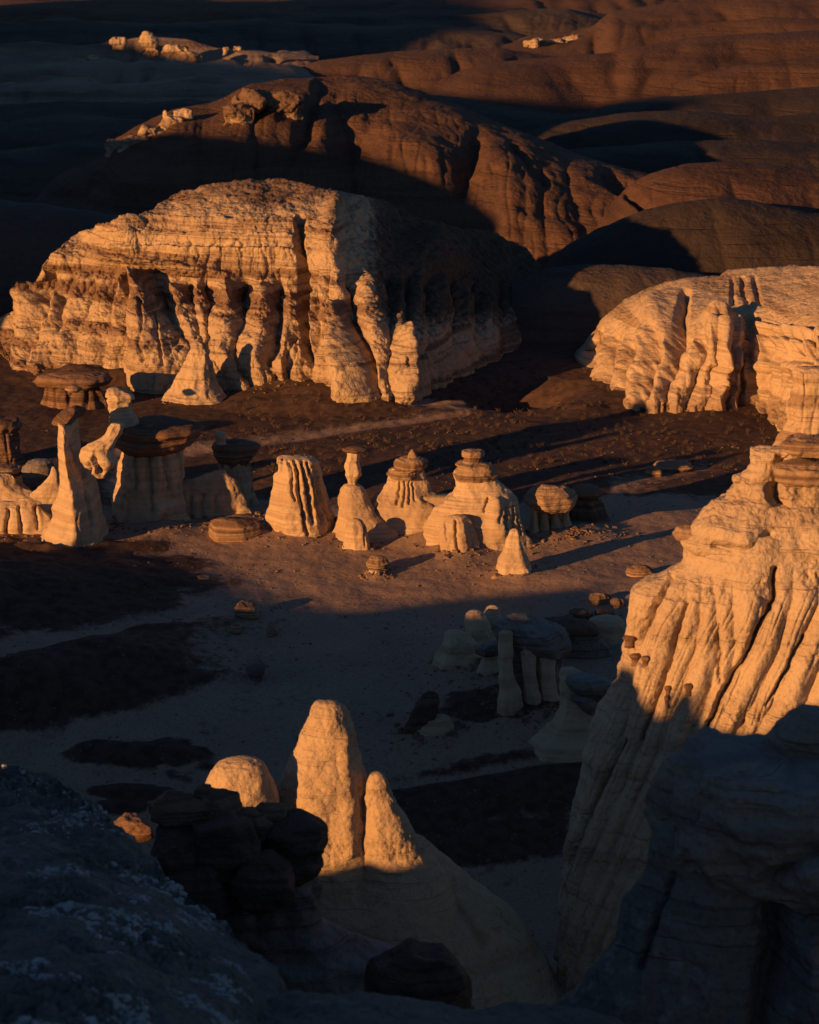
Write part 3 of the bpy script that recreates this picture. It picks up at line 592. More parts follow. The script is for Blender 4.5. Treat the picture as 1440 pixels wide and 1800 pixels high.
body('arm', [(744, 196, 214), (752, 190, 216), (762, 186, 213), (774, 174, 205), (781, 156, 199), (788, 146, 195), (800, 142, 197), (812, 143, 201), (822, 147, 196), (832, 160, 190), (840, 170, 184)], D1 - 1.15, PALE, h, ratio=.8, n=110, nth=110, lump=.14, lf=1.,
     gul=[[(168, 805, 9, .25), (176, 830, 8, .3)], [(158, 815, 6, .2), (160, 830, 6, .2)]], amp=.05, af=2.5, cut=7)
# 2 broad table hoodoo in the shade of the first
h = root('hoodoo', 260, 940, 'broad table hoodoo with wide shaded cap slab and pale knob on top', 'hoodoo', HG); D2 = GD(972) + 4.7
body('pedestal', [(786, 222, 318), (800, 214, 316), (850, 206, 320), (900, 200, 328), (925, 196, 345)], D2, PALE, h, ratio=.8, ril=.14, rf=1.5, below=1.5,
     gul=[[(238, 800, 5, .2), (236, 860, 5, .2)], [(262, 800, 5, .2), (266, 900, 5, .2)], [(290, 800, 7, .25), (300, 860, 7, .25)]], **K)
body('cap_rock', [(741, 240, 320), (744, 215, 340), (750, 205, 352), (758, 206, 346), (770, 203, 338), (782, 204, 330), (792, 212, 312), (800, 230, 290)], D2, CAP, h, ratio=.9, n=80, nth=140, st=.06, sf=6, lump=.08, amp=.03, af=3)
body('knob', [(681, 192, 208), (684, 185, 220), (692, 183, 233), (700, 185, 236), (706, 187, 230), (722, 190, 229), (730, 191, 236), (738, 191, 240), (748, 190, 242)], D2 - .3, PALE, h, ratio=.9, n=90, nth=110, st=.05, sf=5, lump=.08,
     gul=[[(186, 701, 3, .08), (236, 704, 3, .08)]], **K)
# 3 shaded hoodoo with a round ball on its cap
h = root('hoodoo', 425, 930, 'mostly shaded hoodoo with a round sunlit ball at the left of its cap', 'hoodoo', HG); D3 = 94.8
body('pedestal', [(808, 386, 440), (830, 388, 442), (860, 386, 448), (900, 384, 458), (930, 380, 472)], D3, PALE, h, ratio=.8, ril=.14, rf=1.6, below=1.5, **K)
body('cap_rock', [(774, 384, 425), (778, 377, 442), (786, 375, 452), (794, 377, 450), (804, 380, 444), (816, 388, 434), (826, 396, 420)], D3, CAP, h, ratio=.9, n=60, nth=110, st=.05, sf=6, lump=.12, **K)
body('knob', [(758, 381, 391), (761, 377, 396), (767, 376, 398), (772, 379, 397), (776, 382, 396), (780, 378, 398)], D3 - .9, PALE, h, ratio=.9, n=40, nth=60, lump=.06, amp=.02, af=4)
# low saddle wall between 2 and 3
t_ = root('clay_wall', 360, 925, 'low shaded clay wall joining the broad table hoodoo and its right neighbour', 'rock wall')
body('ridge', [(826, 380, 396), (838, 350, 400), (846, 320, 410), (856, 300, 415), (880, 285, 425), (905, 270, 435), (925, 260, 450)], 92.6, PALE, t_, ratio=.25, ril=.1, rf=1.4, below=1.4, gul=[[(316, 870, 5, .25), (312, 920, 5, .2)], [(335, 875, 5, .25), (336, 920, 5, .2)], [(356, 870, 5, .25), (356, 920, 5, .2)], [(376, 875, 5, .2), (380, 920, 5, .2)]], **K)
# 4 boulder
b_ = crag('boulder', 364, 911, 462, 962, hd(958, 45, .8), CAPT, None, .75, seed=41, st=.05, sf=4, amp=.03)
tag(b_, 'wide flat brown boulder on sand between the shaded table hoodoo and the fluted stump', 'boulder')
# 5 fluted stump
h = root('hoodoo', 525, 948, 'flat topped sunlit stump hoodoo with deep vertical flutes and no cap', 'hoodoo', HG)
body('pedestal', [(803, 500, 540), (805, 488, 548), (812, 483, 555), (830, 482, 561), (860, 479, 569), (890, 472, 577), (908, 467, 582), (922, 473, 584), (935, 480, 585)], hd(952, 50, .8), PALE, h, ratio=.8, n=170, nth=260, lump=.04, ril=.05, rf=2, below=1.2,
     gul=[[(508, 812, 4, .25), (512, 850, 5, .3), (520, 880, 4, .2)], [(519, 812, 5, .35), (527, 860, 6, .4), (536, 920, 6, .3), (542, 940, 5, .2)], [(532, 812, 4, .3), (541, 860, 6, .35), (552, 920, 6, .25)], [(543, 814, 4, .3), (556, 870, 6, .35), (566, 920, 5, .25)],
          [(553, 820, 4, .3), (564, 870, 5, .3), (578, 915, 4, .2)], [(490, 808, 3, .12), (488, 830, 3, .08)], [(498, 806, 3, .1), (496, 830, 3, .08)]], **K)
# 6 thin capped
h = root('hoodoo', 622, 920, 'thin hoodoo with a small flat dark disc cap on a knobbly stem', 'hoodoo', HG); D6 = 89.6
body('pedestal', [(850, 612, 622), (853, 604, 634), (862, 597, 641), (878, 593, 648), (900, 590, 662), (915, 588, 680), (925, 586, 700)], D6, PALE, h, ratio=.8, below=1.2, ril=.03, lump=.05, **K)
body('stem', [(793, 611, 632), (800, 611, 634), (812, 608, 631), (822, 606, 634), (834, 607, 634), (844, 611, 628), (856, 614, 624)], D6, PALE, h, ratio=.9, n=70, nth=70, lump=.12, lf=3., amp=.03, af=4)
body('cap_rock', [(786, 612, 635), (788, 604, 645), (791, 602, 648), (794, 606, 640)], D6, CAP, h, ratio=.9, n=24, nth=60, lump=.1, amp=.01, af=5)
# 7 + 8 twin hoodoo on one wall
h = root('hoodoo', 730, 930, 'left of the twin sunlit hoodoos, stacked cap with a small pointed tip', 'hoodoo', HG); D7 = hd(950, 50, .6) + .3
body('pedestal', [(822, 686, 738), (835, 684, 742), (850, 680, 748), (862, 672, 756), (876, 662, 780), (890, 652, 800), (910, 640, 815), (935, 630, 822)], D7, PALE, h, ratio=.5, n=130, nth=220, below=1.4, lump=.05, st=.03, ril=.03,
     gul=[[(702, 846, 3, .16), (699, 885, 4, .2)], [(712, 846, 3, .14), (710, 890, 4, .2)], [(722, 846, 3, .14), (720, 885, 4, .18)], [(729, 850, 3, .1), (729, 880, 3, .1)], [(660, 885, 5, .25), (648, 930, 5, .25)]], **K)
body('cap_rock', [(805, 708, 738), (809, 697, 750), (816, 694, 752), (822, 698, 750), (826, 686, 742), (832, 682, 740), (838, 686, 738)], D7, CAPT, h, ratio=.9, n=70, nth=110, st=.06, sf=7, lump=.1, **K)
body('tip', [(790, 723, 726), (795, 720, 730), (800, 718, 733), (808, 716, 736)], D7, CAPT, h, ratio=.9, n=30, nth=50, st=.04, sf=9, lump=.1, amp=.02, af=5)
h = root('hoodoo', 850, 940, 'right of the twin sunlit hoodoos, tall stepped body under a domed cap', 'hoodoo', HG); D8 = hd(975, 60, .6) + .3
body('pedestal', [(826, 800, 850), (834, 795, 868), (845, 797, 878), (856, 797, 888), (868, 792, 900), (876, 778, 908), (888, 765, 912), (905, 755, 917), (930, 750, 926), (958, 745, 936)], D8, PALE, h, ratio=.55, n=150, nth=240, below=1.2, lump=.05, st=.05, sf=4, ril=.03,
     gul=[[(890, 890, 3, .16), (888, 930, 4, .22)], [(903, 890, 3, .16), (904, 930, 4, .22)], [(880, 895, 2.5, .1), (878, 920, 3, .15)], [(857, 876, 4, .2), (853, 900, 4, .15)], [(912, 905, 3, .2), (918, 940, 3, .2)]], rid=[[(872, 885, 14, .3), (880, 935, 16, .3)]], **K)
body('cap_rock', [(812, 806, 845), (816, 800, 862), (822, 802, 868), (828, 796, 864), (834, 796, 872), (842, 800, 866)], D8, CAPT, h, ratio=.9, n=60, nth=120, st=.07, sf=6, lump=.12, **K)
body('knob', [(790, 820, 842), (793, 813, 850), (798, 811, 853), (802, 812, 852), (805, 816, 848), (812, 813, 847), (817, 812, 848)], D8, CAPT, h, ratio=.9, n=60, nth=90, st=.04, sf=8, lump=.06, amp=.02, af=4)
# 9 buttress
t_ = root('clay_wall', 775, 950, 'curved sunlit clay saddle joining the left and right twin hoodoos', 'rock wall')
body('ridge', [(871, 708, 850), (874, 702, 858), (882, 700, 864), (900, 698, 870), (930, 694, 884), (950, 690, 900)], D7 - .1, PALE, t_, ratio=.22, n=70, nth=130, below=1.2, lump=.05, st=.04, ril=.04, rf=1.5, **K)
t_ = root('clay_wall', 655, 930, 'low clay saddle between the disc capped hoodoo and the left twin hoodoo', 'rock wall')
body('ridge', [(884, 640, 668), (890, 630, 685), (900, 618, 700), (920, 605, 715), (935, 600, 725)], D7 - .25, PALE, t_, ratio=.35, n=60, nth=110, below=1.2, lump=.05, st=.03, ril=.03, rf=1.5, **K)
b_ = body('rock_buttress', [(905, 795, 812), (908, 785, 822), (918, 776, 830), (935, 771, 838), (955, 770, 844), (970, 773, 848)], hd(985, 38, .7), PALE, None, ratio=.7, n=100, nth=150, lump=.06, below=1., ril=.05, rf=2,
     gul=[[(800, 915, 5, .25), (805, 975, 5, .25)], [(783, 920, 3, .1), (786, 950, 3, .1)]], st=.03, **K)
tag(b_, 'squat sunlit clay buttress in front of the gap between the twin hoodoos', 'rock')
# 10 stub
b_ = body('rock_stub', [(912, 620, 630), (915, 614, 636), (925, 610, 642), (940, 608, 645), (955, 605, 649)], hd(971, 20, .8), PALE, None, ratio=.8, n=70, nth=90, below=.8, lump=.08, gul=[[(640, 925, 3, .15), (643, 960, 3, .12)]], **K)
tag(b_, 'small pale round topped stub below the thin disc capped hoodoo', 'rock')
# 11 cone
b_ = body('rock_cone', [(929, 902, 907), (932, 897, 911), (945, 892, 915), (960, 886, 920), (980, 880, 927), (1000, 873, 935)], hd(1018, 30, .9), PALE, None, ratio=.9, n=90, nth=120, below=.7, lump=.05, sup=2.6, st=.02, **K)
tag(b_, 'smooth pointed sunlit clay cone in front of the mushroom hoodoo', 'rock cone')
# 12 mushroom
h = root('hoodoo', 965, 955, 'wide capped mushroom hoodoo on several thin legs at the right end of row', 'hoodoo', HG); D12 = hd(962, 45, .8) + .3
for i, (a_, b2, c_, d_) in enumerate([(932, 946, 930, 950), (950, 964, 945, 966), (968, 984, 966, 992), (986, 1002, 988, 1010)]):
    body('leg', [(888, a_, b2), (905, a_ + 1, b2 - 2), (925, a_, b2 + 1), (950, c_, d_)], D12 - .2 + .25 * i, PALE, h, ratio=1.1, n=50, nth=60, below=.8, lump=.14, lf=2., **K)
body('pedestal', [(890, 944, 990), (915, 942, 996), (940, 936, 1012), (955, 925, 1030)], D12 + .7, PALE, h, ratio=.7, n=60, nth=110, below=.8, lump=.1, ril=.12, rf=2.2, **K)
body('cap_rock', [(853, 952, 975), (857, 940, 992), (864, 928, 1002), (872, 922, 1008), (880, 923, 1009), (888, 930, 1008), (895, 942, 1002), (899, 955, 992)], D12, CAPT, h, ratio=.85, n=80, nth=150, st=.06, sf=6, lump=.08, **K)
h = root('hoodoo', 1040, 950, 'dark shaded hoodoo just behind the mushroom hoodoo, at its right', 'hoodoo', HG)
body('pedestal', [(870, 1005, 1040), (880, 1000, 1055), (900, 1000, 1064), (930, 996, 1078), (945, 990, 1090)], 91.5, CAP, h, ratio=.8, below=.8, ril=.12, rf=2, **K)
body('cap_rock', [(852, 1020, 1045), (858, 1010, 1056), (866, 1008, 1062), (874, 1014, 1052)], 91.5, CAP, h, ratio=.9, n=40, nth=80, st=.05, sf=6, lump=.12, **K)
# 13 tiny mushroom rock
h = root('mushroom_rock', 662, 1017, 'tiny mushroom rock alone on the sand, casting a long oval shadow', 'rock')
body('cap_rock', [(977, 660, 670), (980, 650, 678), (988, 643, 683), (996, 642, 684), (1003, 645, 682), (1008, 650, 676)], hd(1012, 18), CAPT, h, ratio=.9, n=50, nth=80, lump=.14, st=.03, sf=6, amp=.04, af=4)
body('stem', [(1002, 650, 673), (1008, 648, 672), (1014, 646, 674)], hd(1018, 12), PALE, h, ratio=.9, n=30, nth=50, lump=.1, below=.4, gul=[[(656, 1004, 3, .15), (655, 1018, 3, .15)]], amp=.02, af=4)
# 14 little pinnacles
b_ = body('rock_pinnacle', [(925, 694, 696), (932, 690, 700), (938, 684, 706), (945, 676, 714)], hd(952, 18), PALE, None, ratio=.8, n=40, nth=60, below=.4, lump=.3, lf=3, amp=.06, af=4)
tag(b_, 'tiny jagged pinnacle in the shadow at the foot of the left twin hoodoo', 'rock')
# 15 left low walls
h = root('clay_wall', 40, 950, 'low lumpy sunlit clay wall left of the tallest slender hoodoo', 'rock wall'); DW = hd(955, 20)
body('ridge', [(876, 40, 52), (880, 34, 60), (886, -10, 66), (892, -60, 72), (905, -90, 84), (920, -110, 92), (940, -120, 100)], DW + .6, PALE, h, ratio=.28, n=90, nth=240, below=1., lump=.05, ril=.06, rf=1.2,
     gul=[[(14, 895, 5, .25), (12, 940, 5, .2)], [(34, 890, 5, .25), (38, 940, 6, .2)], [(62, 890, 5, .25), (66, 930, 5, .15)]], **K)
h = root('clay_wall', 60, 890, 'curved clay saddle with a pointed right horn, behind the low lumpy wall', 'rock wall')
body('ridge', [(832, -60, 14), (836, -80, 22), (850, -90, 28), (866, -90, 60), (876, -90, 104), (895, -95, 108), (915, -100, 112)], DW + 3.4, PALE, h, ratio=.25, n=80, nth=200, below=1., lump=.05, **K)
body('horn', [(820, 93, 96), (826, 90, 99), (836, 87, 102), (848, 78, 104), (862, 60, 106), (880, 40, 108)], DW + 3.2, PALE, h, ratio=.35, n=60, nth=80, below=.6, lump=.05, **K)
b_ = body('boulder', [(808, 60, 85), (812, 48, 94), (822, 40, 99), (836, 38, 100), (848, 42, 92), (856, 52, 80)], DW + 5.0, GREYROCK, None, ratio=.9, n=70, nth=90, lump=.06, amp=.03, af=3, st=.03, sf=5, below=.6)
tag(b_, 'round dark boulder resting on the curved clay saddle at far left', 'boulder')
b_ = body('boulder', [(817, 0, 25), (820, -20, 38), (828, -28, 42), (834, -22, 36), (838, -10, 24)], DW + 5.2, CAPT, None, ratio=.9, n=50, nth=80, lump=.12, st=.05, sf=5, amp=.03, af=3, below=.5)
tag(b_, 'flat brown boulder beside the round dark boulder at the left edge', 'boulder')
for rw, D_, lb in (([(938, 88, 105), (941, 82, 118), (946, 80, 122), (950, 84, 120)], hd(952, 18), 'flat slab stone at the foot of the tallest slender hoodoo'),
                   ([(949, 110, 122), (952, 104, 128), (958, 102, 130), (963, 106, 126)], hd(965, 12), 'small pale block stone right of the flat slab, foot of the tallest hoodoo'),
                   ([(961, 100, 125), (964, 96, 136), (968, 98, 134)], hd(970, 18), 'lowest dark flat stone before the tallest slender hoodoo')):
    b_ = body('stone', rw, D_, CAPT, None, ratio=.8, n=30, nth=60, lump=.15, st=.03, sf=6, amp=.03, af=5, below=.15, sup=2.6); tag(b_, lb, 'stone')
# 16 darker hoodoos behind, left
h = root('hoodoo', 12, 810, 'dark shaded hoodoo with a faintly lit cap at the left edge', 'hoodoo')
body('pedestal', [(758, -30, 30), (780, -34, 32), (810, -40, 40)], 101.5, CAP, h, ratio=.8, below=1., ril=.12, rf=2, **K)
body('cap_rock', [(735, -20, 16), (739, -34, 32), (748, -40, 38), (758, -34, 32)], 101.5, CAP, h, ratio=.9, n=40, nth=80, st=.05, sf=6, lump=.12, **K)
h = root('hoodoo', 120, 715, 'long low dark table hoodoo under the left foot of the largest butte', 'hoodoo')
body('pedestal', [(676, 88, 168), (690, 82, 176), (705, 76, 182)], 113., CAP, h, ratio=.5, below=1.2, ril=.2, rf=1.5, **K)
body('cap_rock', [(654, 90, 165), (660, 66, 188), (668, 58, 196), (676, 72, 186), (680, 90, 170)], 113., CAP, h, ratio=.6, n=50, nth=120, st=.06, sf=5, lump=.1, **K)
body('cap_rock', [(678, 125, 135), (681, 116, 143), (685, 114, 145), (689, 122, 138)], 109.5, CAPT, h, ratio=.8, n=30, nth=60, st=.03, sf=5, lump=.1, amp=.02)
# 17 clay cone before the butte
b_ = body('rock_cone', [(600, 340, 352), (604, 336, 362), (615, 334, 368), (635, 328, 370), (655, 318, 372), (675, 308, 378), (695, 296, 392)], hd(706, 40) , CLAY, None, ratio=.8, n=110, nth=140, lump=.12, lf=.6, below=1., st=.06, sf=1.8, ril=.06, amp=.08, af=1.6)
tag(b_, 'lone banded clay cone standing before the left flank of the largest butte', 'rock cone')
b_ = body('rock_cone', [(640, 455, 470), (645, 445, 480), (660, 436, 490), (680, 428, 500)], hd(690, 36) + 1, CLAY, None, ratio=.8, n=60, nth=90, lump=.2, lf=.8, below=1., st=.06, amp=.12, af=1.4)
tag(b_, 'low rough clay knoll against the largest butte, right of the lone cone', 'rock cone')
# 18 slab, mound, boulder in the shade
b_ = body('leaning_slab', [(1215, 752, 762), (1222, 742, 771), (1235, 733, 772), (1250, 724, 771), (1268, 715, 766), (1284, 708, 742), (1290, 707, 726)], hd(1293, 25, .4), DARKROCK, None, ratio=.4, n=70, nth=90, lump=.14, amp=.06, af=2.5, st=.04, below=.2, sup=2.8)
tag(b_, 'dark slab leaning over against a low pale mound on the shaded valley floor', 'boulder')
b_ = body('clay_mound', [(1257, 750, 775), (1262, 738, 790), (1272, 728, 797), (1288, 716, 804)], hd(1302, 44), PALE, None, ratio=.7, n=60, nth=110, lump=.06, below=.8, **K)
tag(b_, 'low pale clay mound right of the dark leaning slab', 'mound')
b_ = body('boulder', [(1158, 445, 458), (1163, 437, 464), (1172, 433, 467), (1182, 433, 466), (1188, 438, 462)], hd(1191, 17), GREYROCK, None, ratio=.9, n=40, nth=60, lump=.1, amp=.04, af=3, below=.2)
tag(b_, 'lone round boulder in the shade, mid left of the open valley floor', 'boulder')
# 19 shaded group on the right
h = root('hoodoo', 820, 1165, 'shaded lumpy clay hump with a small lit rounded head, left of the table hoodoo', 'hoodoo')
body('head', [(1072, 828, 840), (1076, 820, 850), (1088, 817, 856), (1105, 816, 862), (1130, 812, 872), (1150, 806, 880)], hd(1150, 34) + .3, PALE, h, ratio=.8, n=80, nth=90, lump=.06, below=1., **K)
body('shoulder', [(1108, 788, 806), (1112, 784, 822), (1125, 782, 836), (1142, 776, 846), (1158, 768, 856)], hd(1172, 36), PALE, h, ratio=.7, n=80, nth=110, lump=.14, lf=1.2, below=1., **K)
b_ = body('rock_dome', [(1064, 862, 872), (1067, 854, 878), (1078, 850, 880), (1095, 850, 884), (1115, 856, 892)], hd(1150, 20) + 1.2, PALE, None, ratio=.9, n=60, nth=80, lump=.05, below=1., **K)
tag(b_, 'rounded lit clay knob just behind the left rim of the shaded table hoodoo', 'rock')
h = root('hoodoo', 930, 1250, 'large shaded table hoodoo with a broad sagging cap over thick columns', 'hoodoo'); D19 = hd(1258, 55, .8)
body('cap_rock', [(1086, 895, 925), (1089, 880, 945), (1096, 872, 965), (1104, 870, 985), (1114, 872, 1000), (1126, 880, 1008), (1138, 896, 1008), (1148, 920, 1004), (1155, 945, 990)], D19 + .4, GREYROCK, h, ratio=.85, n=100, nth=180, st=.05, sf=4, lump=.10, amp=.05, af=1.8)
body('cap_slab', [(1080, 900, 925), (1084, 890, 940), (1092, 884, 948), (1100, 884, 952)], D19 + .3, GREYROCK, h, ratio=.8, n=40, nth=80, lump=.1, **K)
for i, (a_, b2, c_, d_) in enumerate([(876, 900, 878, 912), (916, 940, 922, 946), (944, 972, 948, 976)]):
    body('column', [(1110, a_, b2), (1150, a_, b2 + 2), (1180, a_ + 2, b2 + 2), (1210, c_, d_), (1235, c_ - 2, d_ + 6)], D19 - .5 + .25 * i, PALE, h, ratio=1., n=70, nth=80, below=.8, lump=.10, lf=1.2, ril=.05, **K)
body('pedestal', [(1120, 890, 985), (1180, 888, 985), (1215, 884, 990), (1240, 878, 1000)], D19 + .6, GREYROCK, h, ratio=.6, n=70, nth=120, below=.8, lump=.12, ril=.1, rf=1.4, **K)
h = root('hoodoo', 1040, 1310, 'shaded hoodoo with two tilted slabs between the table hoodoo and the tall tower', 'hoodoo'); D20 = hd(1315, 40)
body('pedestal', [(1175, 985, 1010), (1190, 980, 1040), (1220, 985, 1060), (1260, 970, 1072), (1290, 950, 1085), (1300, 930, 1090)], D20, PALE, h, ratio=.7, n=90, nth=130, below=1., ril=.12, rf=1.3, lump=.1, **K)
body('cap_slab', [(1186, 1005, 1040), (1190, 995, 1062), (1200, 996, 1075), (1214, 1008, 1078), (1224, 1022, 1074), (1234, 1036, 1066)], D20 - .6, GREYROCK, h, ratio=.7, n=60, nth=110, st=.04, lump=.1, **K)
body('cap_slab', [(1222, 1005, 1020), (1228, 1004, 1040), (1238, 1014, 1052), (1250, 1024, 1050), (1256, 1034, 1046)], D20 - .9, GREYROCK, h, ratio=.7, n=50, nth=90, st=.04, lump=.1, **K)
h = root('hoodoo', 1020, 1180, 'dark slab capped hoodoo behind the shaded table hoodoo', 'hoodoo'); D21 = hd(1180, 40) + 1
body('pedestal', [(1112, 965, 1050), (1140, 975, 1070), (1170, 985, 1080)], D21, GREYROCK, h, ratio=.6, below=1., ril=.1, **K)
body('cap_slab', [(1086, 970, 1000), (1090, 955, 1020), (1098, 950, 1040), (1108, 958, 1050), (1116, 980, 1046)], D21, DARKROCK, h, ratio=.7, n=50, nth=110, st=.05, sf=5, lump=.14, **K)
h = root('hoodoo', 856, 1180, 'small shaded mushroom hoodoo tucked left of the table hoodoo', 'hoodoo')
body('stem', [(1148, 850, 874), (1160, 848, 876), (1172, 842, 880)], hd(1186, 16), PALE, h, ratio=.9, n=40, nth=60, below=.4, **K)
body('cap_rock', [(1126, 862, 876), (1130, 850, 880), (1140, 838, 882), (1147, 837, 880), (1152, 846, 874)], hd(1186, 16), GREYROCK, h, ratio=.9, n=40, nth=70, lump=.1, **K)
b_ = body('rock_dome', [(1084, 1050, 1085), (1088, 1040, 1096), (1100, 1034, 1104), (1120, 1032, 1110), (1140, 1030, 1116)], hd(1150, 35) + 1, PALE, None, ratio=.7, n=60, nth=90, lump=.1, below=1., **K)
tag(b_, 'smooth shaded clay hump just left of the tall pale tower', 'rock')
for k_, (cx, cy, ww, hh_) in enumerate([(1055, 1052, 18, 10), (1086, 1060, 14, 9), (1020, 1080, 22, 8), (1062, 1078, 16, 7), (1000, 1086, 10, 6), (1126, 1006, 26, 12)]):
    lb = ['lit brown rock at the back of the rubble beside the tower', 'small dark rock right of the lit rubble rock', 'flat dark slab lying behind the shaded table hoodoo caps', 'brown lump behind the smooth shaded hump',
          'smallest stone behind the slab capped hoodoo', 'flat shaded mushroom rock touching the left shoulder of the tower'][k_]
    b_ = body('rubble_rock', [(cy - hh_, cx - ww * .4, cx + ww * .4), (cy - hh_ * .6, cx - ww * .9, cx + ww * .8), (cy, cx - ww, cx + ww), (cy + hh_ * .7, cx - ww * .8, cx + ww * .9)], hd(cy + hh_ + 3, ww * .8), CAPT if k_ in (0, 5) else DARKROCK, None, ratio=.8, n=36, nth=60, lump=.2, st=.05, sf=5, amp=.06, af=3, below=.4)
    tag(b_, lb, 'rock')
# ================================================================== FOREGROUND SPIRES
sp = thing('rock_spire', P(620, 1650, 57.), 'three pale sunlit clay spires on one mound, the middle one tallest', 'rock spire'); DS = 56.6
KS = dict(amp=.05, af=2.2)
body('tall_spire', [(1231, 568, 582), (1233, 556, 594), (1240, 548, 606), (1252, 542, 614), (1275, 536, 622), (1310, 524, 632), (1345, 502, 642), (1385, 490, 652), (1430, 482, 664), (1470, 478, 676), (1520, 486, 690), (1580, 480, 700)], DS, SPIRE, sp,
     ratio=.85, n=220, nth=220, lump=.05, below=1.5, ril=.04, rf=2., rid=[[(606, 1300, 12, .12), (612, 1400, 12, .12), (616, 1500, 12, .15)]], **KS)
body('right_spire', [(1357, 658, 668), (1360, 652, 676), (1368, 648, 682), (1385, 645, 690), (1410, 640, 700), (1440, 636, 716), (1475, 632, 738), (1510, 628, 762), (1550, 624, 790)], DS - .5, SPIRE, sp, ratio=.85, n=150, nth=160, lump=.06, below=1.5, **KS)
body('left_spire', [(1333, 410, 440), (1336, 395, 452), (1344, 380, 466), (1358, 370, 476), (1378, 363, 484), (1405, 358, 490), (1450, 352, 498), (1520, 345, 510), (1600, 330, 530)], DS - 1., SPIRE, sp, ratio=.8, n=150, nth=170, lump=.05, below=1.5, **KS)
body('mound', [(1400, 690, 700), (1430, 660, 716), (1470, 600, 742), (1505, 540, 778), (1540, 500, 830), (1570, 480, 868), (1600, 470, 905), (1640, 450, 938), (1690, 430, 962), (1740, 410, 990), (1790, 400, 1010)], DS + .3, SPIRE, sp,
     ratio=.6, n=200, nth=240, lump=.04, below=3., gul=[[(640, 1540, 8, .15), (660, 1620, 10, .2)], [(780, 1560, 10, .2), (850, 1660, 14, .3)]], amp=.10, af=.9)
# dark rock pile in front
rp = thing('rock_pile', P(420, 1640, 49.), 'dark jagged cap rocks heaped before the three spires, top edge catching light', 'rock pile')
DR = 47.5
for i_, (x0, y0, x1, y1, dd_, dp, mm) in enumerate([(266, 1400, 372, 1442, .5, .9, CAP), (345, 1393, 425, 1440, .6, .9, CAP), (280, 1432, 352, 1480, .3, .8, DARKROCK), (336, 1436, 462, 1540, -.2, .8, DARKROCK), (412, 1426, 478, 1470, .3, .8, CAP), (444, 1413, 500, 1452, .6, .9, CAP),
        (468, 1436, 574, 1500, .3, .8, DARKROCK), (478, 1492, 566, 1544, .3, .8, DARKROCK), (408, 1502, 522, 1600, -.5, .8, DARKROCK), (268, 1462, 352, 1540, -.3, .9, DARKROCK), (290, 1520, 398, 1630, -.6, .8, DARKROCK), (345, 1385, 368, 1402, .7, 1., CAP)]):
    crag('rock', x0 - 4, y0 - 2, x1 + 4, y1 + 3, DR + dd_, mm, rp, dp, seed=i_, st=.05, sf=4, amp=.05, af=2.6)
body('plinth', [(1440, 330, 480), (1480, 300, 520), (1530, 300, 540), (1560, 310, 556), (1590, 330, 568), (1620, 340, 575), (1660, 350, 640), (1690, 355, 730), (1720, 360, 780), (1790, 370, 830)], DR + .9, GREYROCK, rp, ratio=.6, n=140, nth=160, lump=.1, below=3., ril=.15, rf=.9, amp=.08, af=1.5)
b_ = crag('boulder', 645, 1665, 832, 1830, 44.5, DARKROCK, None, .8, seed=31, st=.05, sf=3, amp=.07, af=2)
tag(b_, 'large dark boulder low in the foreground gully below the three spires', 'boulder')
b_ = crag('boulder', 196, 1436, 268, 1482, 50, CAP, None, .8, seed=32, amp=.04)
tag(b_, 'reddish boulder at the upper edge of the lichen slope, left of the rock pile', 'boulder')
# ================================================================== TALL TOWER
tw = thing('rock_tower', P(1250, 1700, 54.), 'tall pale sunlit clay tower filling the right side, its foot in shade', 'rock tower'); DT = 57.
tg = [[(1362, 1000, 9, .4), (1358, 1053, 9, .45), (1317, 1145, 8, .35), (1265, 1227, 8, .35), (1240, 1290, 8, .3), (1200, 1380, 7, .2)], [(1262, 1100, 5, .15), (1264, 1200, 6, .2)], [(1206, 1060, 5, .15), (1165, 1197, 5, .2), (1126, 1300, 5, .2)],
      [(1180, 1010, 7, .25), (1150, 1070, 7, .3), (1120, 1130, 7, .15)], [(1414, 1120, 5, .2), (1347, 1240, 5, .2)], [(1101, 1301, 5, .15), (1008, 1481, 5, .15)]]
tr = [[(1310, 1000, 50, .3), (1330, 960, 40, .25)], [(1130, 1175, 12, .2), (1120, 1200, 12, .15)]]
TBND = [[(1040, 1000), (1040, 1150), (1000, 1350), (950, 1600)], [(1095, 1060), (1085, 1170), (1050, 1300), (1000, 1450), (968, 1600), (950, 1700)], [(1185, 1010), (1150, 1070), (1118, 1130), (1108, 1220), (1085, 1320), (1045, 1410), (1005, 1500), (975, 1620), (960, 1700)],
        [(1206, 1060), (1183, 1145), (1165, 1197), (1126, 1300), (1085, 1400), (1034, 1510), (985, 1640), (972, 1700)], [(1236, 1010), (1222, 1140), (1195, 1220), (1160, 1310), (1114, 1410), (1060, 1520), (1002, 1660), (985, 1720)],
        [(1258, 1100), (1262, 1160), (1236, 1250), (1190, 1330), (1140, 1418), (1080, 1538), (1018, 1670), (1000, 1720)], [(1288, 1060), (1292, 1150), (1274, 1220), (1225, 1320), (1165, 1425), (1104, 1540), (1036, 1690)],
        [(1362, 1000), (1358, 1053), (1317, 1145), (1290, 1215), (1250, 1300), (1187, 1420), (1126, 1545), (1056, 1700)], [(1395, 1050), (1372, 1140), (1333, 1220), (1296, 1290), (1225, 1400), (1160, 1535), (1085, 1700)],
        [(1440, 1060), (1414, 1120), (1380, 1195), (1347, 1260), (1280, 1370), (1205, 1510), (1120, 1700)], [(1480, 1080), (1440, 1180), (1400, 1270), (1335, 1390), (1255, 1530), (1165, 1700)], [(1520, 1100), (1475, 1230), (1430, 1330), (1370, 1450), (1230, 1700)], [(1580, 1100), (1500, 1400), (1330, 1700)], [(1700, 1100), (1600, 1700)]]
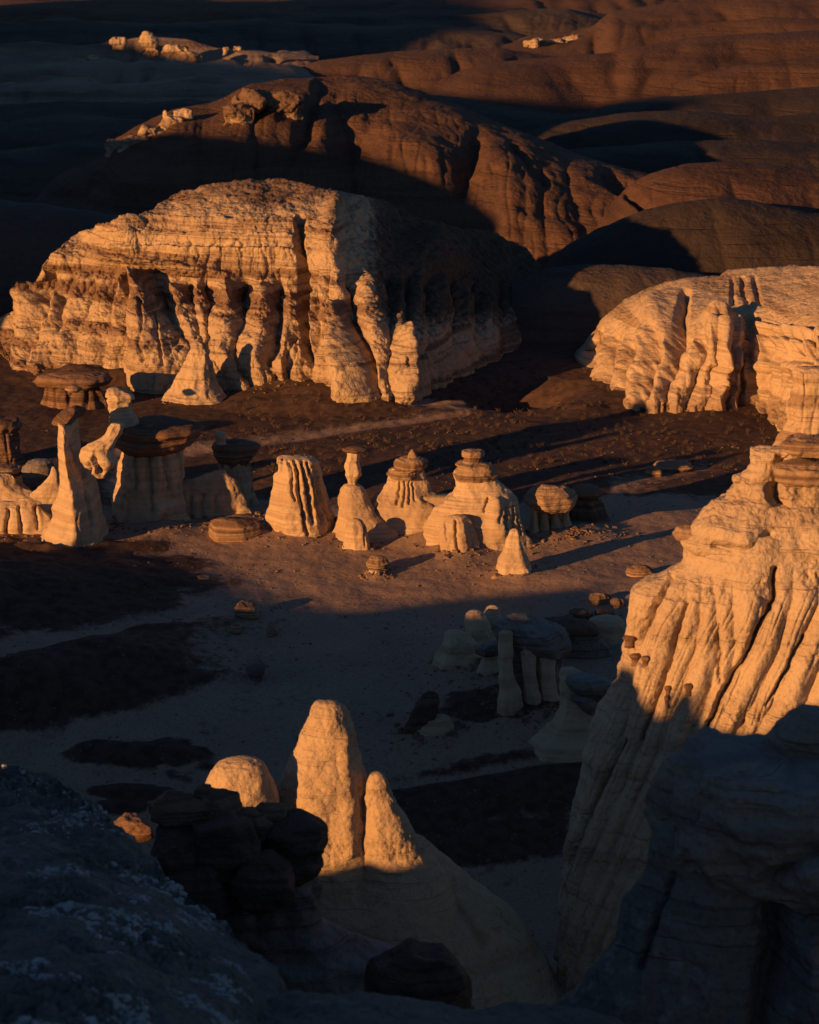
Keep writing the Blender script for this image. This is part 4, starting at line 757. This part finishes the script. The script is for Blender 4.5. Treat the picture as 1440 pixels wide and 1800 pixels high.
def tower_extra(px, py, W):
    r = cells(px, py, TBND, .36, 1030, 3000, 50, 1.7, 55., 2.5, 1.4)
    # second-order rills riding on the ribs
    u = px + .42 * (py - 1000); n_ = np.abs(noise(u / 17. + .8 * noise(px * .008, py * .008, 1.), py / 260., 2.2))
    r = r - .05 * (1 - np.clip(n_ * 3, 0, 1)) ** 2 * sstep(1010, 1090, py)
    # crumbly dark hollows
    for (cx, cy, rx, ry) in ((1300, 1270, 34, 22), (1345, 1050, 16, 40), (1240, 1045, 40, 20), (1440, 1010, 30, 30)):
        q = ((px - cx) / rx) ** 2 + ((py - cy) / ry) ** 2; r = r + np.exp(-q) * .16 * fbm(W, 3.5, 3, off=3.)
    return r
TB = body('clay_body', [(930, 1210, 1560), (945, 1200, 1600), (965, 1193, 1620), (990, 1184, 1640), (1004, 1160, 1650), (1020, 1130, 1660), (1045, 1108, 1670), (1080, 1101, 1680), (1120, 1097, 1690), (1150, 1088, 1700), (1200, 1068, 1720), (1250, 1048, 1740), (1300, 1034, 1760),
     (1350, 1021, 1780), (1400, 1010, 1800), (1450, 1000, 1820), (1500, 990, 1840), (1550, 980, 1860), (1600, 971, 1880), (1650, 964, 1900), (1700, 966, 1920)], DT, TOWER, tw, ratio=.42, n=520, nth=1100, lump=.03, below=3.5, amp=.06, af=1.3,
     ril=.03, rf=1.4, rz=.05, gul=tg, rid=tr, off=17., st=.02, sf=3., extra=tower_extra)
body('upper_ledge', [(880, 1262, 1500), (890, 1250, 1540), (905, 1232, 1580), (920, 1222, 1600), (932, 1205, 1620), (945, 1196, 1640), (956, 1200, 1640), (968, 1215, 1620), (980, 1240, 1600)], DT, CAPT if 0 else TOWER, tw, ratio=.44, n=120, nth=600, lump=.06, lf=.6, amp=.12, af=1.0, st=.04, sf=2.2,
     gul=[[(1350, 940, 12, .3), (1300, 990, 10, .2)], [(1260, 960, 10, .3), (1340, 975, 10, .3), (1440, 985, 12, .3)]], rid=[[(1250, 930, 20, .3), (1310, 950, 24, .3)]], off=23.)
body('crown', [(782, 1330, 1480), (786, 1318, 1500), (800, 1312, 1520), (820, 1312, 1530), (832, 1300, 1540), (838, 1288, 1540), (850, 1288, 1540), (860, 1276, 1545), (872, 1272, 1550), (885, 1258, 1560), (900, 1240, 1570), (925, 1220, 1600)], DT + .3, TOWER, tw, ratio=.45, n=240, nth=600, lump=.06, lf=.9,
     amp=.18, af=1.1, st=.045, sf=2.4, gul=[[(1375, 800, 14, .4), (1360, 860, 18, .6), (1380, 910, 14, .4)], [(1310, 850, 8, .2), (1350, 840, 8, .2)]], rid=[[(1340, 880, 26, .4)] * 2, [(1300, 900, 26, .3)] * 2], off=31.)
body('cap_slab', [(768, 1400, 1470), (772, 1385, 1500), (780, 1376, 1510), (790, 1378, 1510), (800, 1392, 1500)], DT - .8, CAPT, tw, ratio=.6, n=50, nth=160, st=.06, sf=5, lump=.1, amp=.05, af=3)
body('cap_slab', [(812, 1380, 1480), (818, 1362, 1500), (830, 1358, 1510), (842, 1364, 1510), (850, 1380, 1500)], DT - 1.1, CAPT, tw, ratio=.6, n=50, nth=160, st=.06, sf=5, lump=.12, amp=.05, af=3)
body('perched_stone', [(922, 1204, 1222), (928, 1192, 1240), (936, 1184, 1250), (944, 1184, 1246), (952, 1194, 1236), (960, 1200, 1240)], DT - .1, CAPT, tw, ratio=.8, n=40, nth=70, st=.03, sf=5, lump=.12, amp=.04, af=4)
def surf(objs, px, py, rad=7):
    best = None
    for o in objs:
        co = np.empty(len(o.data.vertices) * 3, np.float32); o.data.vertices.foreach_get('co', co)
        off_ = np.array(o.location) + (np.array(o.parent.location) if o.parent else 0); W = co.reshape(-1, 3) + off_
        a, b = proj(W); k = np.hypot(a - px, b - py) < rad
        if k.any():
            q = W[k]; d = q[:, 1].min(); best = d if best is None else min(best, d)
    return best
for (cx, cy, r1) in ((1117, 1154, 10), (1135, 1158, 8), (1210, 1207, 8), (1174, 1211, 6), (1172, 1228, 5), (1106, 1122, 12)):
    d_ = surf([TB], cx, cy + 3)
    if d_: body('perched_stone', [(cy - 5, cx - 3, cx + 3), (cy - 3, cx - r1, cx + r1 * .9), (cy, cx - r1, cx + r1), (cy + 5, cx - r1 * .6, cx + r1 * .6), (cy + 16, cx - r1 * .7, cx + r1 * .7)], d_ + .02, CAP, tw, ratio=.9, n=24, nth=36, lump=.2, amp=.03, af=5)
# ================================================================== NEAREST ROCKS, bottom right
fr = thing('rock_outcrop', P(1300, 1790, 38.), 'dark flat topped outcrop in the shaded bottom right corner', 'outcrop'); DF = 39.
body('cap_rock', [(1328, 1230, 1560), (1334, 1185, 1640), (1350, 1172, 1700), (1380, 1164, 1720), (1420, 1160, 1740), (1460, 1160, 1750), (1490, 1166, 1740), (1515, 1182, 1700), (1535, 1205, 1640), (1552, 1240, 1560), (1560, 1290, 1500)], DF, GREYROCK, fr, ratio=.55, n=240, nth=420,
     lump=.15, lf=.5, amp=.2, af=1.0, st=.04, sf=2.2, sup=2.6, gul=[[(1210, 1520, 20, .3), (1240, 1560, 20, .3)], [(1345, 1555, 24, .3), (1440, 1500, 24, .3)]])
crag('upper_block', 1345, 1253, 1560, 1372, DF + .4, GREYROCK, fr, .6, seed=51, n=120, nth=200, st=.06, sf=3, amp=.07, af=2)
#body('upper_block', [(1255, 1395, 1480), (1259, 1372, 1520), (1270, 1358, 1540), (1290, 1352, 1550), (1315, 1354, 1560), (1340, 1350, 1570), (1360, 1345, 1570)], DF + .6, GREYROCK, fr, ratio=.5, n=90, nth=200, lump=.14, amp=.12, af=1.4, st=.08, sup=2.8)
body('plinth', [(1390, 1175, 1700), (1420, 1160, 1720), (1460, 1143, 1740), (1510, 1128, 1740), (1560, 1118, 1740), (1600, 1104, 1740), (1650, 1082, 1740), (1700, 1055, 1750), (1740, 1020, 1760), (1775, 975, 1770), (1800, 930, 1780), (1830, 870, 1790)], DF + .2, FORE, fr, ratio=.36, n=240, nth=420,
     lump=.04, below=2., amp=.10, af=1.2, ril=.1, rf=.8, gul=[[(1350, 1580, 34, .7), (1370, 1680, 44, .9), (1330, 1800, 36, .6)], [(1180, 1540, 12, .2), (1120, 1700, 14, .3)]], rid=[[(1420, 1640, 30, .8), (1430, 1800, 40, 1.0)]])
# ================================================================== NEAR SLOPE, bottom left
def crust(px, py, W):
    g_ = sstep(-.1, .5, fbm(W, .5, 3, off=61.) + .25 * noise(W[..., 0] * .2, 0, W[..., 2] * 1.5))
    return g_ * (.10 * np.clip(fbm(W, 3.2, 4, off=5., gain=.7) + .2, -.4, 2) + .06) + .12 * fbm(W, .45, 2, off=71.)
tt = [(-160, 1500), (-60, 1400), (0, 1346), (60, 1360), (120, 1385), (180, 1430), (230, 1470), (290, 1535), (350, 1590), (420, 1650), (470, 1705), (520, 1760), (570, 1810), (640, 1850)]
tb_ = [(-160, 1950), (640, 1960)]
sc_ = [(-160, 1500, 42), (0, 1350, 46), (100, 1380, 45.5), (180, 1430, 43.5), (350, 1590, 38.5), (520, 1760, 34), (640, 1850, 31.5), (-160, 1600, 36), (60, 1600, 34.5), (250, 1650, 33.5), (400, 1760, 31.5), (-160, 1950, 25), (200, 1950, 25), (640, 1960, 28), (420, 1900, 28)]
ns = sheet('near_slope', tt, tb_, sc_, FORE, None, nx=620, ny=560, back=1.6, zbot=-2.0, amp=.10, af=1.1, ril=.05, rf=.6, st=.03, sf=2, off=44., extra=crust)
ns['kind'] = 'structure'
hl = sheet('near_slope', [(380, 1800), (480, 1770), (560, 1752), (700, 1760), (830, 1778), (930, 1770), (1050, 1788), (1200, 1830)], [(380, 1960), (1200, 1960)], [(380, 1800, 33), (560, 1752, 33), (830, 1778, 33), (1200, 1830, 33), (400, 1960, 28), (800, 1960, 28), (1200, 1960, 28)], FORE, None, nx=200, ny=100, back=4, zbot=0, amp=.1, af=1., off=50.)
hl['kind'] = 'structure'
# tufts of pale lichen and dry grass on the near slope
def scatter(name, pts, size, m, nf=5, kindlabel=None, seed=1):
    r = np.random.default_rng(seed); n = len(pts); V = []; Fc = []
    base = np.array([(-1, -1, -1), (1, -1, -1), (1, 1, -1), (-1, 1, -1), (-1, -1, 1), (1, -1, 1), (1, 1, 1), (-1, 1, 1)], float)
    fc = np.array([(0, 3, 2, 1), (4, 5, 6, 7), (0, 1, 5, 4), (1, 2, 6, 5), (2, 3, 7, 6), (3, 0, 4, 7)])
    sz = size * r.uniform(.35, 1., n) ** 2 * r.choice([1, 1, 1, 1.8], n)
    rot = r.uniform(0, 6.28, n); B = base[None] * (1 + r.uniform(-.35, .35, (n, 8, 3)))
    B[:, 4:, :2] *= r.uniform(.35, .8, (n, 1, 1)); B = B * sz[:, None, None] * np.stack([r.uniform(.7, 1.4, n), r.uniform(.7, 1.2, n), r.uniform(.3, .8, n)], -1)[:, None]
    c, s_ = np.cos(rot)[:, None], np.sin(rot)[:, None]
    Xr = B[..., 0] * c - B[..., 1] * s_; Yr = B[..., 0] * s_ + B[..., 1] * c
    W = np.stack([Xr, Yr, B[..., 2]], -1) + pts[:, None]
    f = (fc[None] + (np.arange(n) * 8)[:, None, None]).reshape(-1, 4)
    o = _mixed(name, W.reshape(-1, 3), f, m, None)
    for p_ in o.data.polygons: p_.use_smooth = False
    return o
r_ = np.random.default_rng(7)
def ground_pts(n, D0, D1, dens=None):
    D = r_.uniform(D0, D1, n); x = D * r_.uniform(-.2, .2, n)
    k = fbm(np.stack([x, D, 0 * x], -1), .3, 3, off=12.) + r_.normal(0, .35, n) > .1
    x, D = x[k], D[k]; z, so = floor_z(x, D)
    return np.stack([x, D, z + .005], -1)
STONE = mat('pebble_stone', (.17, .11, .08), (.10, .07, .05), band=0, bump=.3, bscale=12)
p_ = scatter('pebbles', ground_pts(16000, 60, 108), .035, STONE, seed=3)
tag(p_, 'small brown pebbles strewn over the sandy valley floor', 'pebbles', kind='stuff')
for i_, (cx, cy, ww, hh_, lb) in enumerate([(432, 1072, 20, 14, 'broken brown rocks ending the sunlit dirt track at mid left'), (412, 1104, 12, 7, 'small dark stone just below the broken rocks of the dirt track'),
        (356, 1016, 14, 5, 'flat stone at the tip of the sunlit sand, above the dirt track'), (478, 1107, 10, 6, 'little stone in the shade right of the dirt track rocks'), (872, 1016, 9, 5, 'small stone at the foot of the smooth pointed cone'), (1150, 830, 16, 10, 'low lit rock in the streaky shadows behind the hoodoo row'), (1185, 819, 36, 8, 'long low reddish rock shelf in the streaky shadows behind the row')]):
    tag(crag('stone', cx - ww, cy - hh_, cx + ww, cy + hh_ + 4, GD(cy + hh_ - 2), CAPT, None, .8, seed=70 + i_, n=40, nth=60, amp=.05, af=3), lb, 'stone')
LICH = mat('pale_lichen', (.34, .34, .35), (.18, .17, .17), band=0, bump=.4, bscale=20)
co = np.empty(len(ns.data.vertices) * 3, np.float32); ns.data.vertices.foreach_get('co', co); Wn = co.reshape(-1, 3) + np.array(ns.location)
a_, b_2 = proj(Wn); k = (a_ > -60) & (a_ < 620) & (b_2 > 1340) & (b_2 < 1860)
dn = fbm(Wn, .7, 3, off=81.) + .4 * noise(Wn[:, 0] * .25, 0, Wn[:, 2] * 2.2)
k &= (dn > .25) & (r_.uniform(0, 1, len(Wn)) < .06)
tag(scatter('lichen_tufts', Wn[k][:9000], .045, LICH, seed=9), 'small pale lichen and dry grass tufts dotting the dark near slope', 'lichen', kind='stuff')
fp = []
for bx_, by_, br_ in APRON:
    n_ = int(70 + 60 * br_); an = r_.uniform(0, 6.28, n_); rr_ = br_ * (.9 + r_.exponential(.45, n_)); fp.append(np.stack([bx_ + rr_ * np.cos(an), by_ + rr_ * np.sin(an) * .9], -1))
fp = np.concatenate(fp); zz_, _q = floor_z(fp[:, 0], fp[:, 1])
tag(scatter('rubble', np.stack([fp[:, 0], fp[:, 1], zz_ + .01], -1), .075, STONE, seed=12), 'loose brown rubble lying round the feet of the hoodoos', 'rubble', kind='stuff')
# dry brush on the dark flat under the buttes
BRUSH = mat('dry_brush', (.09, .06, .045), (.06, .04, .03), band=0, bump=.2, bscale=10)
def brush(n, seed):
    r = np.random.default_rng(seed); px = r.uniform(420, 1350, n); py = r.uniform(650, 830, n); V = []; Fc = []
    g = np.array([G(a, b) for a, b in zip(px, py)]); z, so = floor_z(g[:, 0], g[:, 1]); nb_ = 9
    for i in range(n):
        hgt = r.uniform(.08, .28)
        for j in range(nb_):
            a = r.uniform(0, 6.28); l = r.uniform(.3, 1) * hgt; bx, by = g[i, 0] + r.normal(0, .04), g[i, 1] + r.normal(0, .04); w_ = .012
            tx, ty = bx + math.cos(a) * l * .7, by + math.sin(a) * l * .7; q = len(V)
            V += [(bx - w_, by, z[i] - .01), (bx + w_, by, z[i] - .01), (tx + w_ * .4, ty, z[i] + l), (tx - w_ * .4, ty, z[i] + l)]; Fc.append((q, q + 1, q + 2, q + 3))
    return _mixed('dry_brush', np.array(V), np.array(Fc), BRUSH, None)
tag(brush(700, 5), 'sparse dry brush on the dark flats under the buttes', 'brush', kind='stuff')
# --- unseen ridge added left of the camera, knobs shaped to cast the tower's shadow edge
def on_tower(px, py):
    d = surf([TB], px, py, 5) or surf([TB], px, py, 14) or surf([TB], px + 14, py, 25); return shade_h(px, py, d)
tw_pts = [on_tower(*q) for q in [(1078, 1172), (1112, 1172), (1128, 1230), (1145, 1300), (1165, 1262), (1182, 1224), (1205, 1212), (1226, 1222), (1232, 1300), (1290, 1322), (1350, 1330)]]
tw_pts = [(q[0], max(q[1], 11.9)) for q in tw_pts]
smin = min(q[0] for q in tw_pts); smax = max(q[0] for q in tw_pts)
rest = [q for q in [(-39.6, 11.7), (-37.6, 11.2), (-32, 13.6)] if q[0] < smin - .4 or q[0] > smax + .6]
ridge(near + tw_pts + rest, 9, 1., 7., n=900)
ridge([(-33, 13.8), (-31, 14.2), (-27, 16.8), (-24, 17.8), (-4, 20)], -10, 2., 8.)  # unseen ridge added to shade the near slope and outcrop
